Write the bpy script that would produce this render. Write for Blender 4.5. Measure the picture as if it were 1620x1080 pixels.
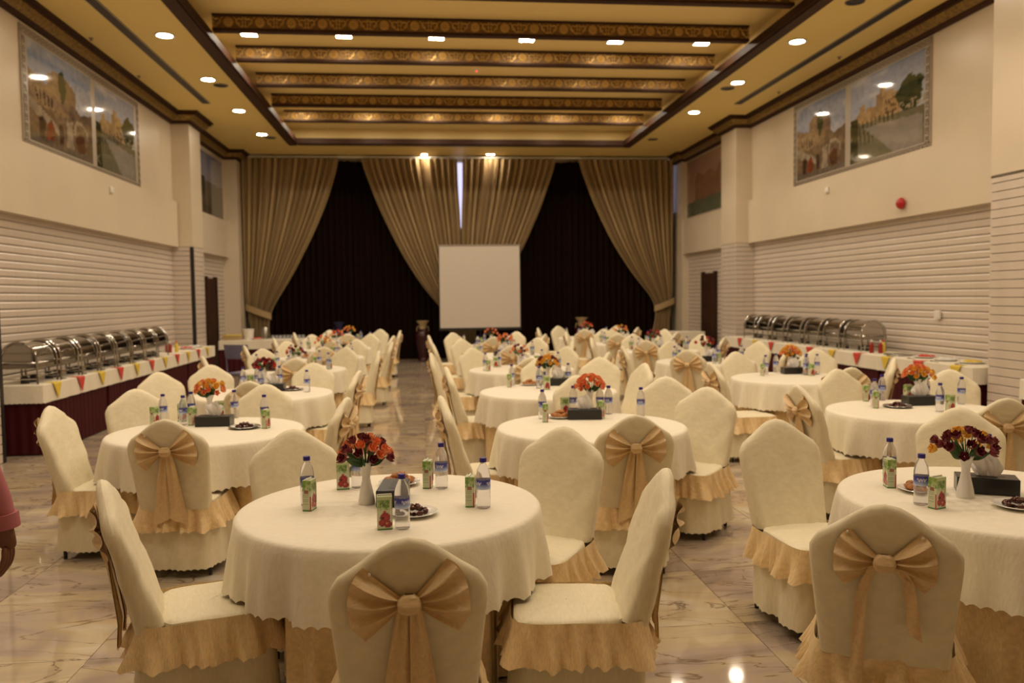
import bpy, math, random
from mathutils import Matrix, Vector
PI = math.pi
sin, cos, sqrt, atan2, hypot, tan, R = math.sin, math.cos, math.sqrt, math.atan2, math.hypot, math.tan, math.radians
S = bpy.context.scene
for o in list(bpy.data.objects): bpy.data.objects.remove(o)
COL = S.collection

# ------------------------------------------------------------------ camera
F, CX, CY, HC = 1307.0, 810.0, 540.0, 1.68
def nrm(v): return Vector(v).normalized()
_y = nrm(((669 - CX) / F, (471 - CY) / F, 1))
_h = Vector(((1669 - CX) / F, (471 - 13 - CY) / F, 1))
_n = _y.cross(_h).normalized()
if _n.y > 0: _n = -_n
_x = _y.cross(_n).normalized()
AX = (_x, _y, _n)                       # world axes seen in camera space (right, down, forward)
def proj(X, Y, Z):
    c = _x * X + _y * Y + _n * (Z - HC)
    return CX + F * c.x / c.z, CY + F * c.y / c.z
def onz(u, v, z):
    d = Vector(((u - CX) / F, (v - CY) / F, 1))
    r = Vector((_x.dot(d), _y.dot(d), _n.dot(d)))
    t = (z - HC) / r.z
    return r.x * t, r.y * t
cd = bpy.data.cameras.new('camera'); cam = bpy.data.objects.new('camera', cd); COL.objects.link(cam)
cam.matrix_world = Matrix(((_x.x, -_x.y, -_x.z, 0), (_y.x, -_y.y, -_y.z, 0), (_n.x, -_n.y, -_n.z, HC), (0, 0, 0, 1)))
cd.sensor_fit = 'HORIZONTAL'; cd.sensor_width = 36; cd.lens = F / 1620 * 36
cd.clip_start = 0.05; cd.clip_end = 100
cd.dof.use_dof = True; cd.dof.focus_distance = 3.4; cd.dof.aperture_fstop = 2.5
S.camera = cam
# ------------------------------------------------------------------ world, light, exposure
W = bpy.data.worlds.new('world'); S.world = W; W.use_nodes = True
W.node_tree.nodes['Background'].inputs[0].default_value = (1, .82, .6, 1)
W.node_tree.nodes['Background'].inputs[1].default_value = 0.15
S.view_settings.view_transform = 'Standard'; S.view_settings.look = 'None'
S.view_settings.gamma = 1; S.view_settings.use_curve_mapping = False
S.view_settings.exposure = 0.05
LAMP = (1.0, .83, .62)
LAMP_E = 128.0
COVE_E = 112.0

# ------------------------------------------------------------------ materials
def mat(name, col, rough=.5, metal=0.0, bump=None, var=None, coat=0, sheen=0, spec=None, emit=None, trans=0, ior=None):
    m = bpy.data.materials.new(name); m.use_nodes = True
    nt = m.node_tree; b = nt.nodes['Principled BSDF']
    b.inputs['Base Color'].default_value = (*col, 1); b.inputs['Roughness'].default_value = rough
    b.inputs['Metallic'].default_value = metal
    if coat: b.inputs['Coat Weight'].default_value = coat; b.inputs['Coat Roughness'].default_value = .04
    if sheen: b.inputs['Sheen Weight'].default_value = sheen
    if spec is not None: b.inputs['Specular IOR Level'].default_value = spec
    if trans: b.inputs['Transmission Weight'].default_value = trans
    if ior: b.inputs['IOR'].default_value = ior
    if emit:
        b.inputs['Emission Color'].default_value = (*emit[0], 1); b.inputs['Emission Strength'].default_value = emit[1]
    tc = nt.nodes.new('ShaderNodeTexCoord')
    if var:                                     # (scale, amount[, stretch])
        mp = nt.nodes.new('ShaderNodeMapping'); nt.links.new(tc.outputs['Object'], mp.inputs[0])
        if len(var) > 2: mp.inputs['Scale'].default_value = var[2]; mp.inputs['Rotation'].default_value = (.35, .6, .5)
        n = nt.nodes.new('ShaderNodeTexNoise'); n.inputs['Scale'].default_value = var[0]; n.inputs['Detail'].default_value = 4
        nt.links.new(mp.outputs[0], n.inputs['Vector'])
        r = nt.nodes.new('ShaderNodeValToRGB')
        a = var[1]
        r.color_ramp.elements[0].color = (*[c * (1 - a) for c in col], 1); r.color_ramp.elements[0].position = .3
        r.color_ramp.elements[1].color = (*[min(1, c * (1 + a * .6)) for c in col], 1); r.color_ramp.elements[1].position = .7
        nt.links.new(n.outputs[0], r.inputs[0]); nt.links.new(r.outputs[0], b.inputs['Base Color'])
    if bump:                                    # (scale, strength[, stretch])
        mp = nt.nodes.new('ShaderNodeMapping'); nt.links.new(tc.outputs['Object'], mp.inputs[0])
        if len(bump) > 2: mp.inputs['Scale'].default_value = bump[2]; mp.inputs['Rotation'].default_value = (.5, .5, .6)
        n = nt.nodes.new('ShaderNodeTexNoise'); n.inputs['Scale'].default_value = bump[0]; n.inputs['Detail'].default_value = 3
        nt.links.new(mp.outputs[0], n.inputs['Vector'])
        bm_ = nt.nodes.new('ShaderNodeBump'); bm_.inputs['Strength'].default_value = bump[1]; bm_.inputs['Distance'].default_value = .01
        nt.links.new(n.outputs[0], bm_.inputs['Height']); nt.links.new(bm_.outputs[0], b.inputs['Normal'])
    return m
def vmat(name, rough=.3, coat=0):
    m = mat(name, (1, 1, 1), rough, coat=coat); nt = m.node_tree
    a = nt.nodes.new('ShaderNodeVertexColor'); a.layer_name = 'Col'
    nt.links.new(a.outputs[0], nt.nodes['Principled BSDF'].inputs['Base Color'])
    return m

M = {}
M['cloth'] = mat('cloth_ivory', (.85, .79, .65), .62, bump=(26, .22, (1, 4, 1)), var=(30, .05, (1, 5, 1)), sheen=.1)
M['cover'] = mat('cover_ivory', (.82, .745, .54), .55, bump=(16, .26, (1, 3.5, 1)), var=(24, .06, (1, 4, 1)), sheen=.1)
M['cream_trim'] = mat('cover_piping', (.86, .82, .66), .5)
M['beige'] = mat('satin_beige', (.86, .64, .34), .42, bump=(28, .35, (1, 5, 1)), var=(26, .14, (1, 7, 2)), sheen=.15)
M['bow'] = mat('satin_bow', (.76, .55, .29), .36, bump=(40, .2, (1, 6, 1)), var=(34, .12, (1, 7, 2)), sheen=.15)
M['burgundy'] = mat('burgundy_satin', (.055, .003, .007), .6, spec=.25)
M['white'] = mat('porcelain', (.82, .80, .76), .12)
M['wall'] = mat('wall_cream', (.70, .60, .46), .35, bump=(14, .04), var=(1.3, .04))
M['wall_tile'] = mat('ridge_tile', (.66, .575, .495), .28, var=(5, .05))
M['grout'] = mat('grout', (.16, .12, .09), .8)
M['ceil'] = mat('ceiling_paint', (.86, .67, .25), .6)
M['coffer'] = mat('coffer_paint', (.84, .65, .28), .6)
M['wood'] = mat('dark_wood', (.050, .020, .010), .6, var=(3, .3, (1, .2, 1)), spec=.22)
M['gold'] = mat('gold_carving', (.62, .40, .12), .36, .6, bump=(60, .3))
M['gold_back'] = mat('dark_gilt', (.22, .125, .04), .45, .35, bump=(50, .6), var=(30, .4))
M['gold_band'] = mat('gilt_band', (.30, .19, .05), .45, .4, bump=(40, .5), var=(18, .45))
M['black'] = mat('black_lacquer', (.008, .007, .007), .3)
M['blackm'] = mat('black_metal', (.012, .01, .01), .45)
M['grey'] = mat('grille_grey', (.30, .26, .22), .5, .2)
M['white_plastic'] = mat('white_plastic', (.8, .77, .7), .4)
M['lamp'] = mat('lamp_glow', (1, .9, .7), .5, emit=(LAMP, LAMP_E))
M['cove'] = mat('coffer_lamp_glow', (1, .9, .7), .5, emit=(LAMP, COVE_E))
M['spot'] = mat('spot_glow', (1, .9, .7), .5, emit=(LAMP, 120))
M['day'] = mat('daylight_pane', (.8, .8, .9), .3, emit=((.72, .70, 1.0), 1.1))
M['curtain'] = mat('brown_curtain', (.012, .0055, .003), .95, spec=.05)
M['drape'] = mat('tan_drape', (.42, .30, .145), .45, sheen=.1, bump=(60, .1))
M['screen'] = mat('screen_white', (.60, .545, .475), .6)
M['chrome'] = mat('chrome', (.50, .48, .45), .12, 1.0)
M['steel'] = mat('steel', (.36, .34, .31), .25, 1.0)
M['pet'] = mat('clear_plastic', (.93, .93, .96), .10, trans=.82, ior=1.18)
M['cap'] = mat('blue_cap', (.025, .015, .22), .35)
M['tissue'] = mat('tissue', (.85, .82, .80), .8)
M['leaf'] = mat('leaf_green', (.035, .09, .018), .5)
M['orange'] = mat('petal_orange', (.86, .27, .10), .55)
M['maroon'] = mat('petal_maroon', (.16, .012, .022), .55)
M['yellow'] = mat('petal_yellow', (.84, .45, .05), .55)
M['red'] = mat('petal_red', (.5, .03, .02), .5)
M['fried'] = mat('fried_crust', (.52, .20, .045), .5, bump=(120, .8), var=(50, .45))
M['choc'] = mat('wrapped_sweet', (.10, .04, .03), .18, .5)
M['flag_red'] = mat('red_napkin', (.62, .06, .035), .6)
M['flag_yellow'] = mat('yellow_napkin', (.75, .55, .06), .6)
M['blue'] = mat('blue_grey_plastic', (.16, .16, .26), .4)
M['bell'] = mat('alarm_red', (.45, .012, .012), .3)
M['pink'] = mat('pink_shirt', (.42, .13, .15), .7, bump=(300, .15))
M['skin'] = mat('skin', (.19, .08, .045), .5)
M['trouser'] = mat('dark_trousers', (.02, .02, .025), .7)
M['hair'] = mat('black_hair', (.01, .008, .007), .5)
M['eye'] = mat('eye_white', (.7, .68, .65), .2)
M['sauce_red'] = mat('sauce_red', (.30, .02, .01), .3)
M['mural'] = vmat('mural_print', .06, .3)
M['print'] = vmat('package_print', .3)
M['key_base'] = mat('key_border', (.42, .36, .28), .3)
M['key_line'] = mat('key_line', (.24, .19, .14), .3)
M['vase_red'] = mat('glazed_red', (.035, .003, .006), .2)
M['vase_blue'] = mat('glazed_blue', (.015, .02, .075), .12)
M['vase_cream'] = mat('glazed_cream', (.42, .32, .17), .2)

def marble():
    m = mat('marble_floor', (.45, .36, .27), .055)
    nt = m.node_tree; b = nt.nodes['Principled BSDF']; L = nt.links.new
    g = nt.nodes.new('ShaderNodeNewGeometry'); oi = nt.nodes.new('ShaderNodeObjectInfo')
    mul = nt.nodes.new('ShaderNodeVectorMath'); mul.operation = 'SCALE'; mul.inputs['Scale'].default_value = 37
    cb = nt.nodes.new('ShaderNodeCombineXYZ'); L(oi.outputs['Random'], cb.inputs[0]); L(oi.outputs['Random'], cb.inputs[1])
    L(cb.outputs[0], mul.inputs[0])
    add = nt.nodes.new('ShaderNodeVectorMath'); L(g.outputs['Position'], add.inputs[0]); L(mul.outputs[0], add.inputs[1])
    mp = nt.nodes.new('ShaderNodeMapping'); mp.inputs['Rotation'].default_value = (0, 0, .5); mp.inputs['Scale'].default_value = (.6, 1.7, 1); L(add.outputs[0], mp.inputs[0])
    n1 = nt.nodes.new('ShaderNodeTexNoise'); n1.inputs['Scale'].default_value = 1.1; n1.inputs['Detail'].default_value = 7; n1.inputs['Distortion'].default_value = 1.6
    L(mp.outputs[0], n1.inputs['Vector'])
    r1 = nt.nodes.new('ShaderNodeValToRGB'); e = r1.color_ramp
    e.elements[0].position = .3; e.elements[0].color = (.255, .195, .15, 1)
    e.elements[1].position = .72; e.elements[1].color = (.58, .52, .43, 1)
    x = e.elements.new(.45); x.color = (.42, .335, .275, 1)
    x = e.elements.new(.57); x.color = (.50, .40, .255, 1)
    L(n1.outputs[0], r1.inputs[0])
    n2 = nt.nodes.new('ShaderNodeTexNoise'); n2.inputs['Scale'].default_value = 1.5; n2.inputs['Detail'].default_value = 5; n2.inputs['Distortion'].default_value = 2.5
    L(mp.outputs[0], n2.inputs['Vector'])
    r2 = nt.nodes.new('ShaderNodeValToRGB'); e = r2.color_ramp
    e.elements[0].position = .485; e.elements[0].color = (0, 0, 0, 1)
    e.elements[1].position = .515; e.elements[1].color = (0, 0, 0, 1)
    x = e.elements.new(.5); x.color = (1, 1, 1, 1)
    L(n2.outputs[0], r2.inputs[0])
    mx = nt.nodes.new('ShaderNodeMix'); mx.data_type = 'RGBA'
    L(r2.outputs[0], mx.inputs[0]); L(r1.outputs[0], mx.inputs[6]); mx.inputs[7].default_value = (.20, .14, .09, 1)
    L(mx.outputs[2], b.inputs['Base Color'])
    return m
M['marble'] = marble()

# ------------------------------------------------------------------ helpers
class MB:
    def __init__(s): s.v = []; s.f = []; s.c = None
    def add(s, vs, fs):
        k = len(s.v); s.v += [tuple(p) for p in vs]; s.f += [tuple(i + k for i in f) for f in fs]
        return k
    def box(s, x0, x1, y0, y1, z0, z1, bev=0):
        if bev:
            b = bev; vs = []; 
            for (z, i) in ((z0, b), (z0 + b, 0), (z1 - b, 0), (z1, b)):
                for (sx, sy) in ((0, 0), (1, 0), (1, 1), (0, 1)):
                    X = x1 if sx else x0; Y = y1 if sy else y0
                    dx = -1 if sx else 1; dy = -1 if sy else 1
                    if i: vs += [(X + dx * b, Y + dy * b, z)] * 2
                    elif sx == sy: vs += [(X, Y + dy * b, z), (X + dx * b, Y, z)]
                    else: vs += [(X + dx * b, Y, z), (X, Y + dy * b, z)]
            fs = [tuple(range(7, -1, -1)), tuple(range(24, 32))]
            for r in range(3):
                for i in range(8):
                    j = (i + 1) % 8; fs.append((r * 8 + i, r * 8 + j, r * 8 + 8 + j, r * 8 + 8 + i))
            s.add(vs, fs); return s
        s.add([(x0, y0, z0), (x1, y0, z0), (x1, y1, z0), (x0, y1, z0), (x0, y0, z1), (x1, y0, z1), (x1, y1, z1), (x0, y1, z1)],
              [(3, 2, 1, 0), (4, 5, 6, 7), (0, 1, 5, 4), (1, 2, 6, 5), (2, 3, 7, 6), (3, 0, 4, 7)])
        return s
    def lathe(s, prof, n=20, cx=0, cy=0, cz=0, cap=True):
        vs = []; fs = []
        for (r, z) in prof:
            for i in range(n): a = 2 * PI * i / n; vs.append((cx + r * cos(a), cy + r * sin(a), cz + z))
        for k in range(len(prof) - 1):
            for i in range(n):
                j = (i + 1) % n; fs.append((k * n + i, k * n + j, k * n + n + j, k * n + n + i))
        if cap:
            fs.append(tuple(range(n - 1, -1, -1))); q = (len(prof) - 1) * n; fs.append(tuple(range(q, q + n)))
        s.add(vs, fs); return s
    def tube(s, pts, r, n=8, cap=True):
        pts = [Vector(p) for p in pts]; vs = []; fs = []; up = Vector((0, 0, 1))
        for k, p in enumerate(pts):
            d = (pts[min(k + 1, len(pts) - 1)] - pts[max(k - 1, 0)]).normalized()
            a = d.cross(up)
            if a.length < 1e-3: a = d.cross(Vector((0, 1, 0)))
            a.normalize(); b = a.cross(d)
            rr = r[k] if isinstance(r, (list, tuple)) else r
            for i in range(n): t = 2 * PI * i / n; vs.append(p + a * (rr * cos(t)) + b * (rr * sin(t)))
        for k in range(len(pts) - 1):
            for i in range(n):
                j = (i + 1) % n; fs.append((k * n + j, k * n + i, k * n + n + i, k * n + n + j))
        if cap: fs.append(tuple(range(n))); q = (len(pts) - 1) * n; fs.append(tuple(range(q + n - 1, q - 1, -1)))
        s.add(vs, fs); return s
    def grid(s, fn, nu, nv, wrap=False):
        vs = [fn(i / nu, j / nv) for j in range(nv + 1) for i in range(nu if wrap else nu + 1)]
        w = nu if wrap else nu + 1; fs = []
        for j in range(nv):
            for i in range(nu):
                i2 = (i + 1) % w if wrap else i + 1
                fs.append((j * w + i, j * w + i2, (j + 1) * w + i2, (j + 1) * w + i))
        s.add(vs, fs); return s
    def prism(s, poly, y0, y1):                  # polygon in XZ, extruded along Y
        n = len(poly)
        vs = [(x, y0, z) for x, z in poly] + [(x, y1, z) for x, z in poly]
        fs = [tuple(range(n)), tuple(range(2 * n - 1, n - 1, -1))] + [(j, i, n + i, n + j) for i in range(n) for j in [(i + 1) % n]]
        s.add(vs, fs); return s
    def ball(s, c, r, n=8, m=6, f=None):
        def fn(u, v):
            a = 2 * PI * u; t = PI * v; q = f(u, v) if f else 1
            return (c[0] + r[0] * q * cos(a) * sin(t), c[1] + r[1] * q * sin(a) * sin(t), c[2] - r[2] * q * cos(t))
        s.grid(fn, n, m, True); return s
    def mesh(s, name, material, smooth=True, solid=0):
        me = bpy.data.meshes.new(name); me.from_pydata(s.v, [], s.f); me.materials.append(M[material] if isinstance(material, str) else material)
        if s.c:
            at = me.color_attributes.new('Col', 'FLOAT_COLOR', 'POINT')
            for i, c in enumerate(s.c): at.data[i].color = (*c, 1)
        if smooth:
            for p in me.polygons: p.use_smooth = True
            me.set_sharp_from_angle(angle=R(42))
        me.update(); return me
    def build(s, name, material, parent=None, loc=None, smooth=True):
        o = bpy.data.objects.new(name, s.mesh(name, material, smooth)); COL.objects.link(o)
        if parent: o.parent = parent
        if loc: o.location = loc
        return o
def link(name, me, parent=None, loc=(0, 0, 0), rz=0, sc=None):
    o = bpy.data.objects.new(name, me); COL.objects.link(o); o.location = loc; o.rotation_euler.z = rz
    if sc: o.scale = sc
    if parent: o.parent = parent
    return o
def tag(o, label=None, cat=None, group=None, kind=None):
    if label: o['label'] = label
    if cat: o['category'] = cat
    if group: o['group'] = group
    if kind: o['kind'] = kind
    return o
def empty(name, loc=(0, 0, 0), rz=0, label=None, cat=None, group=None, kind=None):
    o = bpy.data.objects.new(name, None); COL.objects.link(o); o.location = loc; o.rotation_euler.z = rz; o.empty_display_size = .1
    return tag(o, label, cat, group, kind)
KIDS = {}
def kids(o):
    if o.name not in KIDS: KIDS[o.name] = list(o.children)
    return KIDS[o.name]
def copy_tree(o, parent=None):
    c = o.copy(); COL.objects.link(c)
    if parent: c.parent = parent
    for ch in kids(o): copy_tree(ch, c)
    return c
def use(proto, state, loc, rz, label, cat, group=None, sc=None):
    """first use moves the prototype itself, later ones copy it and its parts"""
    if proto.name not in state: state[proto.name] = list(proto.children); kids(proto); [kids(c) for c in proto.children]; o = proto
    else: o = copy_tree(proto)
    o.location = loc; o.rotation_euler.z = rz
    if sc: o.scale = sc
    if 'group' in o: del o['group']
    return tag(o, label, cat, group)
USED = {}
def struct(o): o['kind'] = 'structure'; return o
ORD = ['first', 'second', 'third', 'fourth', 'fifth', 'sixth', 'seventh', 'eighth', 'ninth', 'tenth']
def rank(i, n):
    if n == 1: return 'only'
    if i == 0: return 'leftmost'
    if i == n - 1: return 'rightmost'
    return ORD[i] + ' from left'
rnd = random.Random(7)

# ------------------------------------------------------------------ the room
XL, XR, YB, YF, ZC = -5.03, 7.17, 22.95, -3.0, 5.5
# floor: marble tiles of 0.8 m, the 300 in view nearest the camera are parts
floor = MB().box(XL - .4, XR + .4, YF, YB + .2, -.1, -.006).build('floor', 'grout'); struct(floor)
T = .8
tile_me = MB().box(-T / 2 + .0015, T / 2 - .0015, -T / 2 + .0015, T / 2 - .0015, -.02, 0, .0012).mesh('floor_tile', 'marble', False)
cells = []
for i in range(-7, 10):
    for j in range(-4, 30):
        cx, cy = (i + .5) * T, (j + .5) * T
        u, v = proj(cx, max(cy, .3), 0)
        vis = cy > 1.2 and -140 < u < 1760
        cells.append((0 if vis else 1, cy, cx))
cells.sort()
rest = MB()
for k, (_, cy, cx) in enumerate(cells):
    if k < 290: link('floor_tile', tile_me, floor, (cx, cy, 0))
    else: rest.box(cx - T / 2 + .0015, cx + T / 2 - .0015, cy - T / 2 + .0015, cy + T / 2 - .0015, -.02, 0)
tag(rest.build('far_floor_tiles', 'marble', floor, smooth=False), kind='stuff')

# ceiling with its coffer opening
CXL, CXR, CYB, CYN = -3.2, 5.35, 20.85, 1.6
ZI = 5.83
m = MB()
m.box(XL - .4, CXL, YF, YB + .2, ZC, ZC + .12); m.box(CXR, XR + .4, YF, YB + .2, ZC, ZC + .12)
m.box(CXL, CXR, CYB, YB + .2, ZC, ZC + .12); m.box(CXL, CXR, YF, CYN, ZC, ZC + .12)
ceiling = struct(m.build('ceiling', 'ceil', smooth=False))
m = MB(); m.box(CXL - .15, CXR + .15, CYN - .15, CYB + .15, ZI, ZI + .1)
for a in ((CXL - .1, CXL + .02, CYN, CYB), (CXR - .02, CXR + .1, CYN, CYB), (CXL, CXR, CYB - .02, CYB + .1), (CXL, CXR, CYN - .1, CYN + .02)):
    m.box(*a, ZC + .1, ZI)
m.build('coffer_lining', 'coffer', ceiling, smooth=False)
# dark wooden frame around the coffer
n_trim = [0]
def trim(mb, material, smooth=False):
    n_trim[0] += 1
    return struct(mb.build('trim_%d' % n_trim[0], material, smooth=smooth))
fw = .24
for a in ((CXL, CXL + fw, CYN, CYB), (CXR - fw, CXR, CYN, CYB), (CXL + fw, CXR - fw, CYB - fw, CYB), (CXL + fw, CXR - fw, CYN, CYN + fw)):
    x0, x1, y0, y1 = a
    mb = MB().box(x0, x1, y0, y1, ZC - .05, ZC + .07); g = .035
    if x1 - x0 < .5: mb.box(x0 + g, x1 - g, y0, y1, ZC - .075, ZC - .049)
    else: mb.box(x0, x1, y0 + g, y1 - g, ZC - .075, ZC - .049)
    trim(mb, 'wood')
# carved beams across the coffer
BX0, BX1 = CXL + fw, CXR - fw
BY = [1.7 + .3, 3.2, 4.8, 6.35, 7.9, 9.45, 11.0, 12.58, 14.1, 15.72, 17.3, 18.78]
def rosette():
    m = MB()
    for k in range(8):
        a = PI / 4 * k
        m.ball((.042 * cos(a), -.006, .042 * sin(a)), (.020, .012, .020), 6, 4)
    m.ball((0, -.010, 0), (.02, .014, .02), 8, 5)
    m.tube([(.066 * cos(t), -.004, .066 * sin(t)) for t in [2 * PI * i / 16 for i in range(17)]], .006, 5)
    for sx in (-1, 1):
        p = []
        for i in range(22):
            t = i / 21; a = t * 3.6 * PI / 2; r = .052 * (1 - t * .75)
            p.append((sx * (.145 + r * cos(a + .6)), -.005, .0 + r * sin(a + .6) * 1.1))
        m.tube(p, [.010 - .005 * i / 21 for i in range(22)], 5)
        m.tube([(sx * (.07 + .12 * i / 6), -.004, .07 * cos(i / 6 * PI)) for i in range(7)], .007, 5)
        m.ball((sx * .205, -.006, .055), (.016, .012, .022), 6, 4); m.ball((sx * .205, -.006, -.055), (.016, .012, .022), 6, 4)
        m.ball((sx * .205, -.006, 0), (.012, .012, .030), 6, 4)
    return m.mesh('carved_rosette', 'gold')
ros_me = rosette()
for bi, by in enumerate(BY):
    n = len(BY) - bi
    lab = 'carved gold cross beam in the ceiling coffer, %s from the back curtain' % ORD[n - 1] if n <= 10 else 'carved gold ceiling cross beam near the entrance end, %s from the back' % ('eleventh' if n == 11 else 'twelfth')
    b = empty('ceiling_beam', ((BX0 + BX1) / 2, by, 5.6), 0, lab, 'beam', 'carved beams across the coffer')
    hw = (BX1 - BX0) / 2
    MB().box(-hw, hw, .012, .11, 0, .23).build('beam_core', 'gold_back', b, smooth=False)
    MB().box(-hw, hw, -.012, .118, -.018, .022, .005).build('lower_moulding', 'wood', b)
    MB().box(-hw, hw, -.006, .03, .202, .23).build('upper_moulding', 'wood', b)
    if by > 9:
        N = 18
        for k in range(N):
            link('carved_rosette', ros_me, b, (-hw + (k + .5) * 2 * hw / N, .012, .113))
# back wall strip above last beam is the lining itself
# walls
BAND0, BAND1 = 2.78, 3.70
wl = struct(MB().box(XL - .35, XL - .07, YF, YB + .2, 0, BAND0 + .05).box(XL - .35, XL, YF, YB + .2, BAND1 - .02, ZC + .02).build('wall_left', 'wall', smooth=False))
wr = struct(MB().box(XR + .07, XR + .35, YF, YB + .2, 0, BAND0 + .05).box(XR, XR + .35, YF, YB + .2, BAND1 - .02, ZC + .02).build('wall_right', 'wall', smooth=False))
wb = struct(MB().box(XL - .3, XR + .3, YB, YB + .2, 0, ZC + .02).build('wall_back', 'wall', smooth=False))
wf = struct(MB().box(XL - .3, XR + .3, YF - .2, YF, 0, ZC + .4).build('wall_front', 'wall', smooth=False))
for w, x0, x1 in ((wl, XL - .3, XL + .09), (wr, XR - .09, XR + .3)):
    mb = MB()
    mb.box(x0, x1, YF, 8.3, BAND0, BAND1); mb.box(x0, x1, 9.0, 17.6, BAND0, BAND1); mb.box(x0, x1, 18.4, 22.0, BAND0, BAND1)
    trim(mb, 'wall')
# pillars (cream above, ridged tile rows below)
PIL = {'l': [(-4.42, 8.36, 9.19), (-4.67, 17.62, 18.45)], 'r': [(6.52, 8.11, 8.94), (6.82, 17.5, 18.4)]}
ROW = .1
Z0 = .0
nrows = int((BAND0 + .0) / ROW)
def row_mesh(name, w, d=None):
    """one ridge tile: sits on plane y=0, bulges to -y"""
    m = MB(); h = ROW; t = .016
    prof = [(-h / 2 + .006, 0), (-h / 2 + .007, -t * .55), (-h / 2 + .02, -t), (h / 2 - .022, -t), (h / 2 - .003, -t * .25), (h / 2 - .002, 0)]
    vs = []; fs = []
    for x in (-w / 2 + .001, w / 2 - .001):
        for z, y in prof: vs.append((x, y, z))
    n = len(prof)
    for i in range(n - 1): fs.append((i, n + i, n + i + 1, i + 1))
    fs.append(tuple(range(n))); fs.append(tuple(range(2 * n - 1, n - 1, -1)))
    m.add(vs, fs); return m.mesh(name, 'wall_tile', False)
def tiles(parent, x, y0, y1, face, tl=.6, as_parts=True):
    """rows of ridge tiles on a wall plane x, facing +x (face=1) or -x"""
    n = max(1, round((y1 - y0) / tl)); w = (y1 - y0) / n
    me = row_mesh('ridge_tile', w); st = MB()
    rz = PI / 2 if face > 0 else -PI / 2
    for r in range(nrows + 1):
        zc = r * ROW + ROW / 2
        if zc > BAND0 - .03: continue
        for k in range(n):
            yc = y0 + (k + .5) * w
            if as_parts and r >= 8: link('ridge_tile', me, parent, (x, yc, zc), rz)
            else:
                for a in me.polygons:
                    pass
                vs = [(x - face * v.co.y, yc + v.co.x * (1 if face > 0 else -1), zc + v.co.z) for v in me.vertices]
                st.add(vs, [tuple(p.vertices) for p in me.polygons])
    if st.v: tag(st.build('lower_tile_rows' if as_parts else 'tile_rows', 'wall_tile', parent, smooth=False), kind='stuff')
MB().box(XL - .08, XL - .06, 9.19, 17.62, 0, BAND0).build('grout_bed', 'grout', wl, smooth=False)
MB().box(XR + .06, XR + .08, 8.94, 17.5, 0, BAND0).build('grout_bed', 'grout', wr, smooth=False)
MB().box(XL - .08, XL - .06, 18.45, 22.0, 0, BAND0).build('grout_bed', 'grout', wl, smooth=False)
MB().box(XR + .06, XR + .08, 18.4, 22.0, 0, BAND0).build('grout_bed', 'grout', wr, smooth=False)
tiles(wl, XL - .06, 9.19, 17.62, 1); tiles(wr, XR + .06, 8.94, 17.5, -1)
tiles(wl, XL - .06, 18.45, 22.0, 1, as_parts=False); tiles(wr, XR + .06, 18.4, 22.0, -1, as_parts=False)
for side in ('l', 'r'):
    for pi_, (xf, y0, y1) in enumerate(PIL[side]):
        s = 1 if side == 'l' else -1; xw = (XL - .3) if side == 'l' else (XR + .3)
        p = struct(empty('pillar', ((xf + xw) / 2, (y0 + y1) / 2, 0)))
        p['label'] = ('%s pillar on the %s wall, cream above ridged tile' % ('nearer' if pi_ == 0 else 'far', 'left' if side == 'l' else 'right')); p['category'] = 'pillar'
        cx, cy = (xf + xw) / 2, (y0 + y1) / 2; hx, hy = abs(xf - xw) / 2, (y1 - y0) / 2
        zt = BAND0 + .18 if (side, pi_) == ('r', 0) else BAND0
        g = .014
        MB().box(-hx, hx, -hy, hy, zt, ZC).build('shaft', 'wall', p, smooth=False)
        MB().box(-hx + g, hx - g, -hy + g, hy - g, 0, zt).build('core', 'grout', p, smooth=False)
        nr = int(round(zt / ROW))
        rowm = MB().box(-hx, hx, -hy, hy, .004, ROW - .004, .004).mesh('tile_row', 'wall_tile', False)
        for r in range(nr): link('tile_row', rowm, p, (0, 0, r * ROW))
        if side == 'l':                        # dark corner strip
            yy = hy if pi_ == 0 else -hy
            MB().box(hx - .06, hx + .006, yy - .06 if yy > 0 else yy - .006, yy + .006 if yy > 0 else yy + .05, 0, BAND0 - .0).build('corner_guard', 'blackm', p, smooth=False)
# small corner pilasters by the curtain
for x0, x1, lab in ((XL - .2, XL + .34, 'left'), (XR - .12, XR + .2, 'right')):
    p = struct(MB().box(x0, x1, 22.0, YB, 0, ZC).build('pilaster', 'wall', smooth=False)); p['label'] = 'plain cream corner pilaster beside the %s end of the curtains' % lab; p['category'] = 'pillar'
# cornice
def cornice(path, inward):
    prof = [(0, 5.27), (.05, 5.27), (.07, 5.30), (.07, 5.325)], [(.07, 5.325), (.13, 5.36), (.165, 5.42)], [(.165, 5.42), (.20, 5.43), (.20, 5.46), (.235, 5.47), (.235, 5.5), (0, 5.5)]
    n = len(path); off = []
    for i in range(n):                         # mitred inward normals
        def nn(a, b):
            d = Vector((b[0] - a[0], b[1] - a[1])).normalized(); q = Vector((-d.y, d.x)) * inward; return q
        if i == 0: q = nn(path[0], path[1])
        elif i == n - 1: q = nn(path[-2], path[-1])
        else:
            a, b = nn(path[i - 1], path[i]), nn(path[i], path[i + 1]); q = (a + b); q = q / max(.3, q.dot(a))
        off.append(q)
    for pr, mt in zip(prof, ('wood', 'gold_band', 'wood')):
        m = MB(); vs = [(path[i][0] + off[i].x * d, path[i][1] + off[i].y * d, z) for i in range(n) for d, z in pr]; k = len(pr)
        fs = [(i * k + j, (i + 1) * k + j, (i + 1) * k + j + 1, i * k + j + 1) for i in range(n - 1) for j in range(k - 1)]
        m.add(vs, fs); trim(m, mt)
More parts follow.
